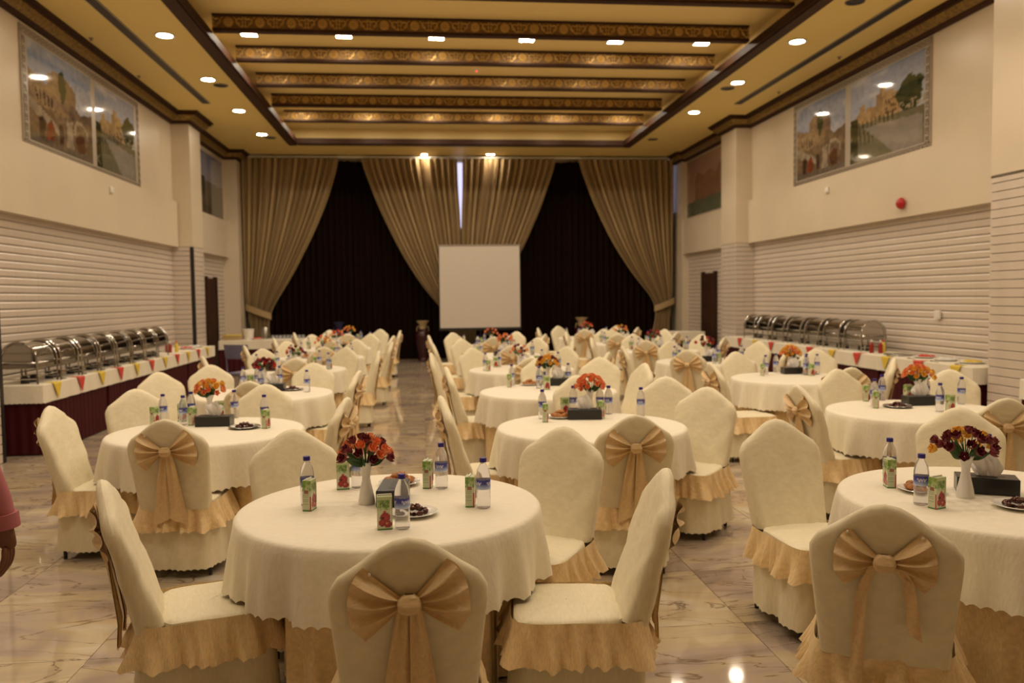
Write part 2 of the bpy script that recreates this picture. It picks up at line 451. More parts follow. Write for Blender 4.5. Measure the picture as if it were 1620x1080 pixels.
def cpath(xw, pils, xp):
    p = [(xw, YF)]
    for xf, y0, y1 in pils: p += [(xw, y0), (xf, y0), (xf, y1), (xw, y1)]
    return p + [(xw, 22.0), (xp, 22.0), (xp, 22.6)]
cornice(cpath(XL, PIL['l'], XL + .34), -1)
cornice(cpath(XR, PIL['r'], XR - .12), 1)
# doors on the side walls behind the far pillars
def door(nm, x, y0, y1, face, h=2.2):
    s = face
    d = struct(empty(nm, (x, (y0 + y1) / 2, 0))); hy = (y1 - y0) / 2
    MB().box(-.03, .03, -hy, hy, .01, h).build('door_leaf', 'wood', d, smooth=False)
    for zz in ((.15, 1.0), (1.15, h - .15)):
        MB().box(s * .02 - .02, s * .02 + .02, -hy + .12, hy - .12, *zz, .008).build('door_panel', 'wood', d)
    for yy in (-hy, hy): MB().box(-.04, .05, yy - .04, yy + .04, 0, h + .05).build('door_jamb', 'wood', d, smooth=False)
    MB().tube([(s * .05, hy - .1, 1.02), (s * .09, hy - .1, 1.02), (s * .09, hy - .22, 1.02)], .01).build('door_handle', 'chrome', d)
door('door_1', XL + .0, 19.95, 20.85, 1); door('door_2', XR - .0, 19.75, 20.65, -1)

# ------------------------------------------------------------------ ceiling fittings
lampn = {'l': 0, 'r': 0}
def downlight():
    e = empty('downlight')
    m = MB().lathe([(.105, .0), (.14, -.004), (.143, -.012), (.135, -.018), (.108, -.014), (.105, .0)], 24, cap=False); m.build('bezel', 'white_plastic', e)
    MB().lathe([(.001, -.008), (.106, -.008)], 24, cap=False).build('diffuser', 'lamp', e)
    return e
def flip(o):
    for c in o.children:
        pass
dl = downlight()
# make the diffuser face down
for c in dl.children:
    if c.name.startswith('diffuser'):
        me = c.data; me.flip_normals()
for x, side in ((-3.62, 'left'), (5.73, 'right')):
    ys = [2.92 + 2.41 * k for k in range(8)]
    for k, y in enumerate(ys):
        if side == 'right': y -= .32
        if side == 'right' and k == 7: continue
        use(dl, USED, (x, y, ZC), 0, 'lit round ceiling downlight in the %s ceiling strip, %s from the curtain end' % (side, ORD[(7 - k) if side == 'left' else (6 - k)]), 'ceiling light', 'round downlights in the ceiling strips')
# unlit round downlights: dark recessed cans
def can():
    e = empty('unlit_downlight'); MB().lathe([(.0, -.004), (.095, -.004), (.11, -.012), (.118, 0)], 20, cap=False).build('unlit_face', 'blackm', e)
    MB().lathe([(.112, 0), (.125, -.014), (.13, 0)], 20, cap=False).build('rim', 'grey', e); return e
cn = can()
for i, (x, y, wd) in enumerate(((-3.5, 15.37, 'beside the third left downlight from the curtain'), (-3.5, 20.2, 'beside the left downlight nearest the curtain'), (5.73, 10.55, 'nearest the camera in the right ceiling strip'), (5.71, 15.08, 'midway along the right ceiling strip'), (5.69, 20.05, 'in the right ceiling strip nearest the curtain'))):
    use(cn, USED, (x, y, ZC), 0, 'small dark unlit round ceiling fitting ' + wd, 'ceiling fitting')
# coffer lamps: square, in the bays behind beams
def sq():
    e = empty('square_ceiling_lamp')
    MB().box(-.135, .135, -.115, .115, -.018, 0, .004).build('frame', 'white_plastic', e)
    m = MB(); m.add([(-.115, -.095, -.0195), (.115, -.095, -.0195), (.115, .095, -.0195), (-.115, .095, -.0195)], [(3, 2, 1, 0)]); m.build('diffuser', 'cove', e)
    return e
sl = sq(); XS = [-2.62 + 1.456 * k for k in range(6)]
bays = [2.33, 5.6, 7.1, 8.7, 13.47, 14.92, 18.25, 19.84]  # four nearest bays are added, out of view, to brighten the front tables
names = ['first added lamp bay, out of view', 'second added lamp bay, out of view', 'third added lamp bay, out of view', 'fourth added lamp bay, out of view', 'bay behind the nearest beam in view', 'bay behind the second beam in view', 'bay before the last beam', 'bay against the coffer back end']
for by, bn in zip(bays, names):
    for k, x in enumerate(XS):
        use(sl, USED, (x, by, ZI), 0, '%s square coffer lamp in the %s' % (rank(k, 6), bn), 'ceiling light', 'square lamps in the coffer')
# spots before the curtain
def spot(n):
    e = empty('ceiling_spotlight')
    MB().box(-.12 if n == 2 else -.1, .12 if n == 2 else .1, -.09, .09, -.014, 0, .004).build('frame', 'white_plastic', e)
    for k in range(n):
        x = (k - (n - 1) / 2) * .11; r = .05 if n == 2 else .075
        q = MB().lathe([(.001, -.0155), (r, -.0155)], 16, x, 0, cap=False); q.f = [tuple(reversed(f)) for f in q.f]; q.build('bulb', 'spot', e)
    return e
a = spot(1); a.location = (.106, 22.35, ZC); tag(a, 'single ceiling spotlight over the centre drape, left of the twin one', 'ceiling light')
a = spot(2); a.location = (1.87, 22.3, ZC); tag(a, 'twin-bulb ceiling spotlight above the projection screen', 'ceiling light')
# slot diffusers
for x0, y0, x1, y1, nm in ((-4.1, 7.5, -4.2, 16.77, 'left'), (6.38, 7.5, 6.25, 16.29, 'right')):
    e = empty('air_diffuser', (x0, 0, ZC), 0, 'long grey linear air slot in the %s ceiling strip' % nm, 'air vent')
    MB().box(-.075, .075, y0, y1, -.012, 0).build('frame', 'grey', e, smooth=False)
    for k in range(3): MB().box(-.055 + k * .04, -.03 + k * .04, y0 + .02, y1 - .02, -.018, -.011).build('slot_blade', 'blackm', e, smooth=False)
for x, y, w in ((-4.83, 12.77, 'left strip, nearer one'), (-4.84, 14.83, 'left strip, farther one'), (6.95, 13.0, 'right strip, nearer one'), (6.95, 15.3, 'right strip, farther one')):
    e = empty('sprinkler', (x + (.12 if x < 0 else -.15), y, ZC), 0, 'small ceiling sprinkler head near the cornice, ' + w, 'sprinkler')
    MB().lathe([(.035, 0), (.03, -.012), (.012, -.014), (.010, -.03)], 10).build('head', 'grey', e); MB().lathe([(.022, -.034), (.022, -.030)], 10).build('deflector', 'steel', e)
e = empty('smoke_detector', (1.05, 15.3, ZI), 0, 'small smoke detector with red light between the coffer beams', 'detector')
MB().lathe([(.05, 0), (.05, -.02), (.035, -.04)], 14).build('body', 'white_plastic', e); MB().ball((0, -.03, -.042), (.012, .012, .012)).build('indicator', mat('led', (1, .05, .02), emit=((1, .03, .02), 4)), e)

# ------------------------------------------------------------------ murals
def h2(x, y): 
    v = sin(x * 127.1 + y * 311.7) * 43758.5453; return v - math.floor(v)
def vn(x, y):
    xi, yi = math.floor(x), math.floor(y); fx, fy = x - xi, y - yi; fx = fx * fx * (3 - 2 * fx); fy = fy * fy * (3 - 2 * fy)
    return (h2(xi, yi) * (1 - fx) + h2(xi + 1, yi) * fx) * (1 - fy) + (h2(xi, yi + 1) * (1 - fx) + h2(xi + 1, yi + 1) * fx) * fy
def fb(x, y): return .5 * vn(x, y) + .3 * vn(2 * x + 5, 2 * y) + .2 * vn(4 * x, 4 * y + 9)
def mixc(a, b, t): t = max(0, min(1, t)); return tuple(p * (1 - t) + q * t for p, q in zip(a, b))
SKY0, SKY1 = (.50, .52, .60), (.20, .26, .42)
def street(u, v):
    n = fb(u * 9, v * 9); n2 = fb(u * 26 + 3, v * 22); u0, v0 = u, v
    u += (fb(u * 11, v * 11 + 40) - .5) * .05; v += (fb(u * 11 + 30, v * 11) - .5) * .05
    c = mixc(SKY0, SKY1, (v - .45) * 1.6); c = mixc(c, (.60, .60, .64), (fb(u * 3, v * 6) - .55) * 3)
    st_ = lambda a, b: mixc(a, b, n * .6 + n2 * .6)
    if u < .36 and v < .70 - .30 * u: c = st_((.46, .33, .20), (.24, .16, .09))
    if .28 < u < .72 and v < .82 - ((u - .46) / .30) ** 2 * .16: c = mixc(st_((.44, .31, .18), (.26, .17, .10)), (.12, .08, .05), (u - .34) * 1.6)
    if hypot((u - .50) / .055, (v - .66) / .16) < .6 + .9 * n: c = mixc((.03, .04, .018), (.09, .10, .04), n2)
    if u > .60 and v < .46 + .14 * vn(u * 9, 3): c = st_((.32, .22, .14), (.10, .07, .05))
    if .08 < u < .34 and .42 < v < .56 - .1 * u and (u * 19) % 1 < .38 and n2 > .3: c = (.07, .05, .035)
    if v < .40: c = st_((.33, .23, .14), (.10, .07, .045))
    if u < .46 and .33 - .42 * u < v < .45 - .46 * u: c = mixc((.44, .37, .28), (.30, .24, .17), n2)
    for x0, x1, cc in ((.13, .22, (.06, .03, .02)), (.25, .35, (.36, .07, .025)), (.42, .50, (.08, .05, .04)), (.71, .86, (.16, .06, .03))):
        if x0 < u < x1 and .06 < v < .30 - .1 * abs(u - (x0 + x1) / 2) / (x1 - x0): c = mixc(cc, (.05, .03, .02), n2)
    d = hypot((u - .80) / .13, (v - .26) / .16)
    if .75 < d < 1 and v > .24: c = mixc((.44, .36, .27), (.3, .24, .18), n2)
    if .55 < u < .66 and v < .34 + .05 * n: c = mixc((.44, .37, .28), (.28, .22, .16), n2)
    if v0 < .07: c = st_((.25, .20, .16), (.10, .08, .06))
    return mixc(c, (.06, .045, .03), (n2 - .45) * .9)
def fort(u, v):
    n = fb(u * 10, v * 10); n2 = fb(u * 28 + 3, v * 24); v0 = v
    u += (fb(u * 11, v * 11 + 40) - .5) * .03; v += (fb(u * 11 + 30, v * 11) - .5) * .03
    c = mixc(SKY0, SKY1, (v - .45) * 1.5); c = mixc(c, (.60, .60, .64), (fb(u * 3 + 7, v * 6) - .58) * 3)
    top = 0
    for x0, x1, t in ((0, .10, .52), (.10, .24, .58), (.14, .22, .67), (.24, .40, .61), (.38, .62, .73), (.44, .52, .79), (.6, .72, .68)):
        if x0 <= u < x1: top = max(top, t)
    if v < top and u < .72:
        sh = .15 if u < .30 else .45 if u < .46 else .1
        c = mixc(mixc((.58, .40, .20), (.36, .23, .11), n2), (.16, .10, .06), sh + (n - .5) * .5)
    if .50 < u < .66 and .46 < v < .62 and n2 < .5: c = (.14, .09, .05)
    if hypot((u - .82) / .17, (v - .60) / .19) < .62 + .8 * n: c = mixc((.015, .025, .012), (.08, .09, .035), n2)
    if u > .68 and .44 < v < .52 and n2 > .55: c = (.42, .34, .24)
    if v < .46 - .05 * u: c = mixc((.10, .10, .06), (.24, .21, .14), n * .5 + n2 * .6)
    if .48 > v > .20 and u < .66 - .5 * (.46 - v) and (u * 17 + v * 2) % 1 < .35: c = mixc((.03, .035, .02), (.10, .09, .06), n2)
    if v < .42 - .10 * u and u > .62 - v * 1.05 and u < .98: c = mixc((.20, .18, .16), (.36, .33, .29), n * .7 + n2 * .4)
    if u < .12 and v < .54 and n < .55: c = mixc((.02, .025, .012), (.07, .07, .03), n2)
    return mixc(c, (.05, .04, .025), (n2 - .5) * .7)
def dusk(u, v):
    c = mixc((.34, .28, .28), (.16, .18, .26), v); n = fb(u * 8, v * 8)
    if v < .52 + .08 * n: c = mixc((.16, .13, .10), (.05, .05, .04), n)
    if .15 < u < .45 and .30 < v < .62 and n > .35: c = (.03, .03, .03)
    if .22 < u < .3 and .3 < v < .7: c = (.30, .26, .22)
    if v < .2: c = (.07, .06, .05)
    return c
def pinkscene(u, v):
    n = fb(u * 8, v * 8); c = mixc((.42, .25, .18), (.36, .22, .18), v)
    if .2 < u < .95 and v < .45 + .35 * vn(u * 7, 1) and v > .22: c = mixc((.32, .17, .10), (.20, .11, .07), n)
    if v < .22 + .06 * n: c = mixc((.05, .10, .07), (.16, .16, .10), n)
    return c
def panel(name, fn, W_, H_, parent, y, z, mirror, nx=80, nz=64, face=1):
    """flat printed panel in the local YZ plane"""
    m = MB(); m.c = []
    vs = []; fs = []
    for j in range(nz + 1):
        for i in range(nx + 1):
            vs.append((0, (i / nx - .5) * W_, (j / nz - .5) * H_)); u = i / nx; u = 1 - u if mirror else u
            m.c.append(fn(u, j / nz))
    for j in range(nz):
        for i in range(nx):
            a = j * (nx + 1) + i; f = (a, a + 1, a + nx + 2, a + nx + 1); fs.append(f if face > 0 else f[::-1])
    m.add(vs, fs)
    o = m.build(name, 'mural', parent, (face * .022, y, z), smooth=False)
    return o
def mural(x, y0, y1, z0, z1, face, panels, label):
    e = empty('mural', (x + face * .004, (y0 + y1) / 2, (z0 + z1) / 2), 0, label, 'mural')
    Wd, Hd = y1 - y0, z1 - z0; b = .13
    MB().box(0 if face > 0 else -.02, .02 if face > 0 else 0, -Wd / 2, Wd / 2, -Hd / 2, Hd / 2).build('border', 'key_base', e, smooth=False)
    # greek key line work
    m = MB(); u = .0145; t = .005
    key = [(0, 0, 8, 1), (0, 0, 1, 6), (0, 5, 6, 6), (5, 2, 6, 6), (2.5, 2, 6, 3), (2.5, 2, 3.5, 4)]
    def put(a, c, horiz):
        for (p0, q0, p1, q1) in key:
            P0, P1, Q0, Q1 = (a + p0 * u, a + p1 * u, c + q0 * u, c + q1 * u)
            if horiz: m.box(face * .02 - .001 if face > 0 else -.021 - t + .001, face * .02 + t - .001 if face > 0 else -.02, P0, P1, Q0, Q1)
            else: m.box(face * .02 - .001 if face > 0 else -.021 - t + .001, face * .02 + t - .001 if face > 0 else -.02, Q0, Q1, P0, P1)
    n = int(Wd / (8 * u)); 
    for k in range(n):
        a = -Wd / 2 + k * Wd / n
        put(a, -Hd / 2 + .02, True); put(a, Hd / 2 - .02 - 6 * u, True)
    n = int((Hd - .22) / (8 * u))
    for k in range(n):
        a = -Hd / 2 + .11 + k * (Hd - .22) / n
        put(a, -Wd / 2 + .02, False); put(a, Wd / 2 - .02 - 6 * u, False)
    if len(panels) == 2:
        for k in range(n): put(-Hd / 2 + .11 + k * (Hd - .22) / n, panels[2 - 2][2] - 3 * u, False) if False else None
    tag(m.build('key_pattern', 'key_line', e, smooth=False), kind='stuff')
    for nm, fn, yc, w, mir in panels:
        panel(nm, fn, w, Hd - 2 * b, e, yc, 0, mir, face=face)
    return e
# left wall: seen from inside facing -x, image left = smaller y (nearer)
mural(XL, 11.25, 15.62, 3.665, 5.23, 1, [('street_panel', street, -1.0, 2.05, False), ('fort_panel', fort, 1.06, 1.75, False)], 'wide framed mural of old street and fort, high on the left wall')
mural(XR, 11.08, 15.40, 3.675, 5.255, -1, [('fort_panel', fort, -1.0, 2.05, True), ('street_panel', street, 1.1, 1.8, True)], 'wide framed mural of fort and old street, high on the right wall')
def picture(x, y0, y1, z0, z1, face, fn, label, mir):
    e = empty('picture', (x, (y0 + y1) / 2, (z0 + z1) / 2), 0, label, 'picture')
    Wd, Hd = y1 - y0, z1 - z0
    MB().box(0 if face > 0 else -.02, .02 if face > 0 else 0, -Wd / 2, Wd / 2, -Hd / 2, Hd / 2).build('frame', 'key_base', e, smooth=False)
    panel('print', fn, Wd - .1, Hd - .1, e, 0, 0, mir, 40, 40, face)
picture(XL, 18.75, 21.85, 3.62, 5.2, 1, dusk, 'dim landscape picture behind the far left pillar', False)
picture(XR, 18.75, 21.9, 3.70, 5.26, -1, pinkscene, 'pinkish desert picture behind the far right pillar', True)
# fittings on the walls
e = empty('alarm_bell', (XR - .09, 11.6, 2.98), 0, 'round red fire alarm bell on the right wall band', 'alarm bell')
MB().tube([(0, 0, 0), (-.03, 0, 0)], .05, 14).build('mount', 'bell', e); MB().tube([(-.03, 0, 0), (-.05, 0, 0), (-.085, 0, 0), (-.10, 0, 0)], [.085, .085, .06, .01], 18).build('gong', 'bell', e)
for x, y, s, w in ((XL, 13.95, 1, 'left'), (XR, 13.9, -1, 'right')):
    z = 3.47
    e = empty('wall_sensor', (x + s * .09, y, z), 0, 'small white wall sensor under the %s mural' % w, 'sensor')
    MB().box(0 if s > 0 else -.035, .035 if s > 0 else 0, -.06, .06, -.05, .05, .008).build('housing', 'white_plastic', e); MB().ball((s * .035, 0, 0), (.012, .02, .02)).build('lens', 'white', e)
e = empty('wall_sensor', (XR - .016 + .06 - .0, 10.9, 1.35), 0, 'small white switch plate low on the right ridged wall', 'switch')
MB().box(-.05, -.015, -.06, .06, -.06, .06, .006).build('plate', 'white_plastic', e); MB().box(-.056, -.05, -.02, .02, -.03, .03).build('rocker', 'white_plastic', e)

# ------------------------------------------------------------------ curtains at the back
def ip(t, pts):
    for k in range(len(pts) - 1):
        if t <= pts[k + 1][0] or k == len(pts) - 2:
            a, b = pts[k], pts[k + 1]; return a[1] + (b[1] - a[1]) * (t - a[0]) / (b[0] - a[0])
def smooth_ip(t, pts):
    return sum(ip(max(pts[0][0], min(pts[-1][0], t + d)), pts) for d in (-.06, -.03, 0, .03, .06)) / 5
def curtain(name, x0, x1, y, z0, z1, n, material, label, cat, group=None):
    m = MB()
    def fn(u, v):
        ph = u * n * 2 * PI; return (x0 + (x1 - x0) * u, y + .045 * cos(ph) + .015 * cos(ph * .37 + 1), z0 + (z1 - z0) * v)
    m.grid(fn, n * 8, 4)
    e = m.build(name, material); tag(e, label, cat, group); return e
cur = [(-4.64, -1.86, 'left'), (-1.90, .93, 'centre left'), (1.17, 4.06, 'centre right'), (4.0, 6.97, 'right')]
for x0, x1, w in cur: curtain('blackout_curtain', x0, x1, 22.78 if 'centre' in w else 22.67, .02, 5.36, 17, 'curtain', 'floor length dark brown pleated curtain, %s panel of the back wall' % w, 'curtain')
for k, (x0, x1) in enumerate(((.9, 1.2), (-4.69, -4.58), (6.93, 7.02))):
    w = struct(empty('window_%d' % (k + 1), ((x0 + x1) / 2, 22.9, 0))); hw = (x1 - x0) / 2
    MB().box(-hw, hw, 0, .02, 3.6 if k == 0 else 4.0, 5.36).build('pane', 'day', w, smooth=False)
    for s in (-1, 1): MB().box(s * hw - .015, s * hw + .015, -.01, .03, .1, 5.36).build('window_frame', 'white_plastic', w, smooth=False)
def drape(edges_l, edges_r, folds, label, tie=None, ybase=22.48):
    """edges: lists of (t, x); t runs 0 (top) .. 1 (floor)"""
    e = empty('swag_drape', (0, ybase, 0), 0, label, 'curtain', 'tan swag drapes on the back wall')
    m = MB()
    def fn(u, v):
        t = v; a, b = smooth_ip(t, edges_l), smooth_ip(t, edges_r)
        w = abs(b - a); amp = .030 + .055 * min(1, w / 2.2)
        ph = u * folds * 2 * PI + .5 * sin(3 * t + 7 * u)
        return (a + (b - a) * u, amp * cos(ph) + .35 * amp * cos(2.3 * ph + 2) - (.05 * sin(min(1, t / .75) * PI)), 5.38 * (1 - t) + .02)
    m.grid(fn, folds * 9, 44); m.build('cloth', 'drape', e)
    if tie:
        x0, x1, z0, z1 = tie
        q = MB(); N = 14
        def tf(u, v):
            x = x0 + (x1 - x0) * u; return (x, -.10 * sin(PI * u) ** .5 - .02, (z0 + (z1 - z0) * u) + (v - .5) * .17)
        q.grid(tf, N, 4); q.build('tieback', 'drape', e)
    return e
zt = lambda z: 1 - z / 5.38
drape([(0, -4.70), (zt(1.5), -4.67), (zt(1.1), -4.55), (1, -4.55)],
      [(0, -2.14), (zt(4.4), -2.42), (zt(3.45), -2.82), (zt(2.3), -3.42), (zt(1.35), -4.03), (zt(1.15), -4.10), (1, -4.0)], 15, 'tan satin drape tied back at the left end of the curtain wall', (-4.66, -4.0, 1.50, 1.24))
drape([(0, 4.28), (zt(4.26), 4.67), (zt(3.1), 5.22), (zt(2.15), 5.85), (zt(1.5), 6.42), (zt(1.25), 6.5), (1, 6.2)],
      [(0, 7.0), (zt(1.5), 6.92), (zt(1.2), 6.85), (1, 6.85)], 15, 'tan satin drape tied back at the right end of the curtain wall', (6.40, 6.98, 1.30, 1.52))
drape([(0, -1.6), (zt(4.1), -1.14), (zt(2.9), -.58), (zt(1.97), -.02), (zt(1.4), .46), (zt(1.1), .72), (1, .7)],
      [(0, .99), (zt(4.6), 1.0), (zt(3.7), 1.055), (zt(1.5), 1.05), (1, 1.05)], 15, 'left half of the paired tan drapes gathered behind the screen')
drape([(0, 1.13), (zt(4.6), 1.12), (zt(3.7), 1.07), (zt(1.5), 1.07), (1, 1.07)],
      [(0, 3.72), (zt(4.1), 3.27), (zt(2.9), 2.72), (zt(1.97), 2.15), (zt(1.4), 1.67), (zt(1.1), 1.42), (1, 1.42)], 15, 'right half of the paired tan drapes gathered behind the screen')
e = empty('curtain_track', (0, 22.55, 5.4), 0, 'white curtain track along the ceiling above the drapes', 'curtain track')
MB().box(-4.62, 6.98, -.05, .04, .02, .06).build('rail', 'white_plastic', e, smooth=False)

# projection screen
e = empty('projection_screen', (1.46, 21.2, 0), 0, 'square white portable projection screen before the centre drapes', 'screen')
hw = 1.03
MB().box(-hw, hw, -.012, 0, .90, 2.98).build('screen_surface', 'screen', e, smooth=False)
for s in (-1, 1): MB().box(s * (hw + .012) - .012, s * (hw + .012) + .012, -.014, .004, .88, 3.0).build('black_edge', 'blackm', e, smooth=False)
MB().box(-hw - .03, hw + .03, -.03, .03, .83, .90, .01).build('bottom_case', 'blackm', e)
MB().box(-hw - .03, hw + .03, -.02, .02, 2.98, 3.02, .006).build('top_bar', 'grey', e)
MB().tube([(0, .04, .25), (0, .04, 3.0)], .018).build('pole', 'blackm', e)
for k in range(3):
    a = PI / 2 + 2 * PI * k / 3; MB().tube([(0, .04, .62), (.55 * cos(a), .04 + .5 * sin(a), .012)], .012).build('leg', 'blackm', e)
# floor vases before the curtain
def floor_vase(x, y, sc, mb_, mn, label):
    e = empty('floor_vase', (x, y, 0), 0, label, 'vase', 'tall glazed floor vases'); e.scale = (sc, sc, sc)
    MB().lathe([(.0, 0), (.13, 0), (.14, .03), (.12, .06), (.13, .2), (.17, .40), (.215, .56), (.22, .68), (.19, .78), (.11, .84), (.09, .86)], 24).build('body', mb_, e)
    MB().lathe([(.09, .855), (.085, .90), (.10, .98), (.165, 1.06), (.17, 1.075), (.155, 1.075), (.08, .98), (.06, .9)], 24, cap=False).build('neck', mn, e)
    for k in range(2): MB().tube([(s_ * .09, 0, z) for s_, z in ((1, .9), (1.5, .93), (1.7, .88), (1.7, .80))] if k else [(-s_ * .09, 0, z) for s_, z in ((1, .9), (1.5, .93), (1.7, .88), (1.7, .80))], .012).build('handle', mn, e)
floor_vase(-.02, 22.0, 1, 'vase_red', 'vase_cream', 'tall dark red floor vase with cream neck at the end of the aisle')
floor_vase(-2.2, 22.0, 1, 'vase_blue', 'vase_blue', 'dark blue floor vase before the brown curtain, left of the aisle')
floor_vase(4.25, 22.0, 1.02, 'vase_red', 'vase_cream', 'floor vase with cream neck before the brown curtain, right of the screen')

# ------------------------------------------------------------------ chairs
def make_chair(kind):
    e = empty('banquet_chair'); rr = random.Random(3 if kind == 'wide' else 11)
    yf = lambda z: -.175 - .185 * max(0, (z - .44) / .55)
    yb = lambda z: -.285 - .13 * max(-.1, (z - .42) / .57)
    hw = lambda z: .208 + .028 * min(1, max(0, (z - .44) / .33)) - .006 * max(0, (z - .8) / .2)
    def zt_(u):
        a = abs(u); z = .872 + .118 * (.5 + .5 * cos(PI * min(1, a / .98))) ** .85
        return z - (.05 * ((a - .82) / .18) ** 2 if a > .82 else 0)
    us = [-1, -.985, -.95, -.88, -.78, -.64, -.5, -.35, -.2, 0]; us = us + [-u for u in us[-2::-1]]
    ring = [(u, 1) for u in us] + [(u, -1) for u in us[-2:0:-1]]
    ts = [0, .1, .2, .32, .45, .58, .7, .8, .88, .94, .975, .993, 1]
    m = MB(); vs = []
    for t in ts:
        for u, sd in ring:
            z0 = .44 if sd > 0 else .42; z = z0 + t * (zt_(u) - z0)
            w = max(0, 1 - abs(u) ** 9) ** (1 / 3); k = sqrt(max(0, 1 - max(0, (t - .90) / .10) ** 2.5))
            a, b = yf(z), yb(z); mid = (a + b) / 2; h = (a - b) / 2
            wr = .004 * sin(9 * u + 14 * z + 2 * sin(20 * z)) * (1 if sd > 0 else .7) + .003 * sin(31 * z + 6 * u)
            vs.append((u * hw(z), mid + sd * h * w * k + wr * w * k, z))
    n = len(ring); fs = []
    for j in range(len(ts) - 1):
        for i in range(n): i2 = (i + 1) % n; fs.append((j * n + i2, j * n + i, (j + 1) * n + i, (j + 1) * n + i2))
    m.add(vs, fs); m.build('back_cover', 'cover', e)
    m = MB()                                   # seat with rounded rim
    def sf(u, v):
        a = 2 * PI * u; x = math.copysign(abs(cos(a)) ** .32, cos(a)); y = math.copysign(abs(sin(a)) ** .32, sin(a))
        prof = [(1, .40), (1.0, .43), (.985, .448), (.93, .456), (.6, .461), (.01, .462)]
        q = v * 5; i = min(4, int(q)); f = q - i
        r = prof[i][0] * (1 - f) + prof[i + 1][0] * f; z = prof[i][1] * (1 - f) + prof[i + 1][1] * f
        return (x * r * (.222 if y > 0 else .212), .022 + y * r * .215, z + .002 * sin(30 * x * r + 5 * y))
    m.grid(sf, 44, 10, True); m.build('seat_cover', 'cover', e)
    # perimeter path (rounded rectangle) from which ruffle and skirt hang
    def path(u):
        a = 2 * PI * u; x = math.copysign(abs(cos(a)) ** .3, cos(a)); y = math.copysign(abs(sin(a)) ** .3, sin(a))
        return Vector((x * .222, -.018 + y * .255)), Vector((cos(a), sin(a)))
    # even spacing along the path
    pts = [path(i / 720) for i in range(720)]; L = [0]
    for i in range(720): L.append(L[-1] + (pts[(i + 1) % 720][0] - pts[i][0]).length)
    def even(u):
        d = (u % 1) * L[-1]; lo, hi = 0, 720
        while hi - lo > 1:
            k = (lo + hi) // 2
            if L[k] <= d: lo = k
            else: hi = k
        f = (d - L[lo]) / max(1e-9, L[lo + 1] - L[lo]); p = pts[lo][0] * (1 - f) + pts[(lo + 1) % 720][0] * f
        t = (pts[(lo + 4) % 720][0] - pts[(lo - 4) % 720][0]).normalized()
        return p, Vector((t.y, -t.x))
    ph = [rr.uniform(0, 6) for _ in range(4)]
    m = MB()
    def rf(u, v):
        p, nn_ = even(u); s = v
        w = sin(2 * PI * 14 * u + ph[0] + 1.8 * sin(2 * PI * 3 * u + ph[1]) + .9 * v) * .8 + .5 * sin(2 * PI * 31 * u + ph[2] - 3 * v + 2 * sin(2 * PI * 4 * u))
        off = .008 + s * (.042 + .026 * w) - .006 * sin(PI * s)
        z = .452 - .155 * s + (.009 * abs(sin(PI * 46 * u)) - .008 if v > .99 else 0) + .006 * s * sin(2 * PI * 5 * u + ph[3])
        return (p.x + nn_.x * off, p.y + nn_.y * off, z)
    m.grid(rf, 184, 5, True); m.build('ruffle', 'beige', e)
    m = MB()
    def kf(u, v):
        p, nn_ = even(u); s = v
        w = sin(2 * PI * 6 * u + ph[1] + .8 * sin(2 * PI * 2 * u)) + .5 * sin(2 * PI * 13 * u + ph[0])
        off = -.004 + s * (.024 + .014 * w)
        z = .44 - .385 * s + (.008 * abs(sin(PI * 46 * u)) - .004 if v > .99 else 0)
        return (p.x + nn_.x * off, p.y + nn_.y * off, z)
    m.grid(kf, 184, 5, True); m.build('skirt', 'cover', e)
    for x, y in ((-.19, -.235), (.19, -.235), (-.19, .19), (.19, .19)):
        MB().tube([(x, y, 0), (x, y, .40)], .012, 6).build('leg', 'blackm', e)
    # bow on the outside of the back
    zk = .795; yk = yb(zk) - .028
    knot = MB()
    knot.grid(lambda u, v: (math.copysign(abs(cos(2 * PI * u)) ** .5, cos(2 * PI * u)) * .036 * sin(PI * max(.02, min(.98, v))) ** .35, yk + math.copysign(abs(sin(2 * PI * u)) ** .7, sin(2 * PI * u)) * .024 * sin(PI * max(.02, min(.98, v))) ** .5 + .003 * sin(16 * v + 3 * u), zk - .031 + .062 * v), 20, 8, True); bow = knot.build('bow', 'bow', e)
    for s in (-1, 1):
        m = MB(); q0 = rr.uniform(-.3, .3)
        def lf(u, v):
            phi = R(-38 + 84 * u + (4 * s if kind == 'wide' else 0)); rmax = (.172 if kind == 'wide' else .152) * (1 + .05 * cos(phi * 2) + .02 * sin(9 * u)); r = .012 + (rmax - .012) * v
            pl = (1 - abs(sin(PI * 3.5 * u + q0 + .4))) ** 1.3 * .034 * sin(PI * min(1, v * .86)) ** .7
            y = yb(zk + r * sin(phi)) - .010 - pl - .020 * sin(PI * v) * sin(PI * u)
            return (s * r * cos(phi), y, zk + r * sin(phi) * (.9 + .1 * v))
        m.grid(lf, 42, 10)
        k = len(m.v)                            # back layer closes the loop
        m.v += [(x, yb(z) - .003, z) for x, y, z in m.v]; m.f += [tuple(i + k for i in reversed(f)) for f in m.f]
        if s < 0: m.f = [tuple(reversed(f)) for f in m.f]
        m.build('loop', 'bow', bow)
        phi = R(41); MB().ball((s * .148 * cos(phi), yb(zk + .1) - .014, zk + .148 * sin(phi)), (.005, .004, .005), 6, 4).build('pin', 'white_plastic', bow)
        m = MB()
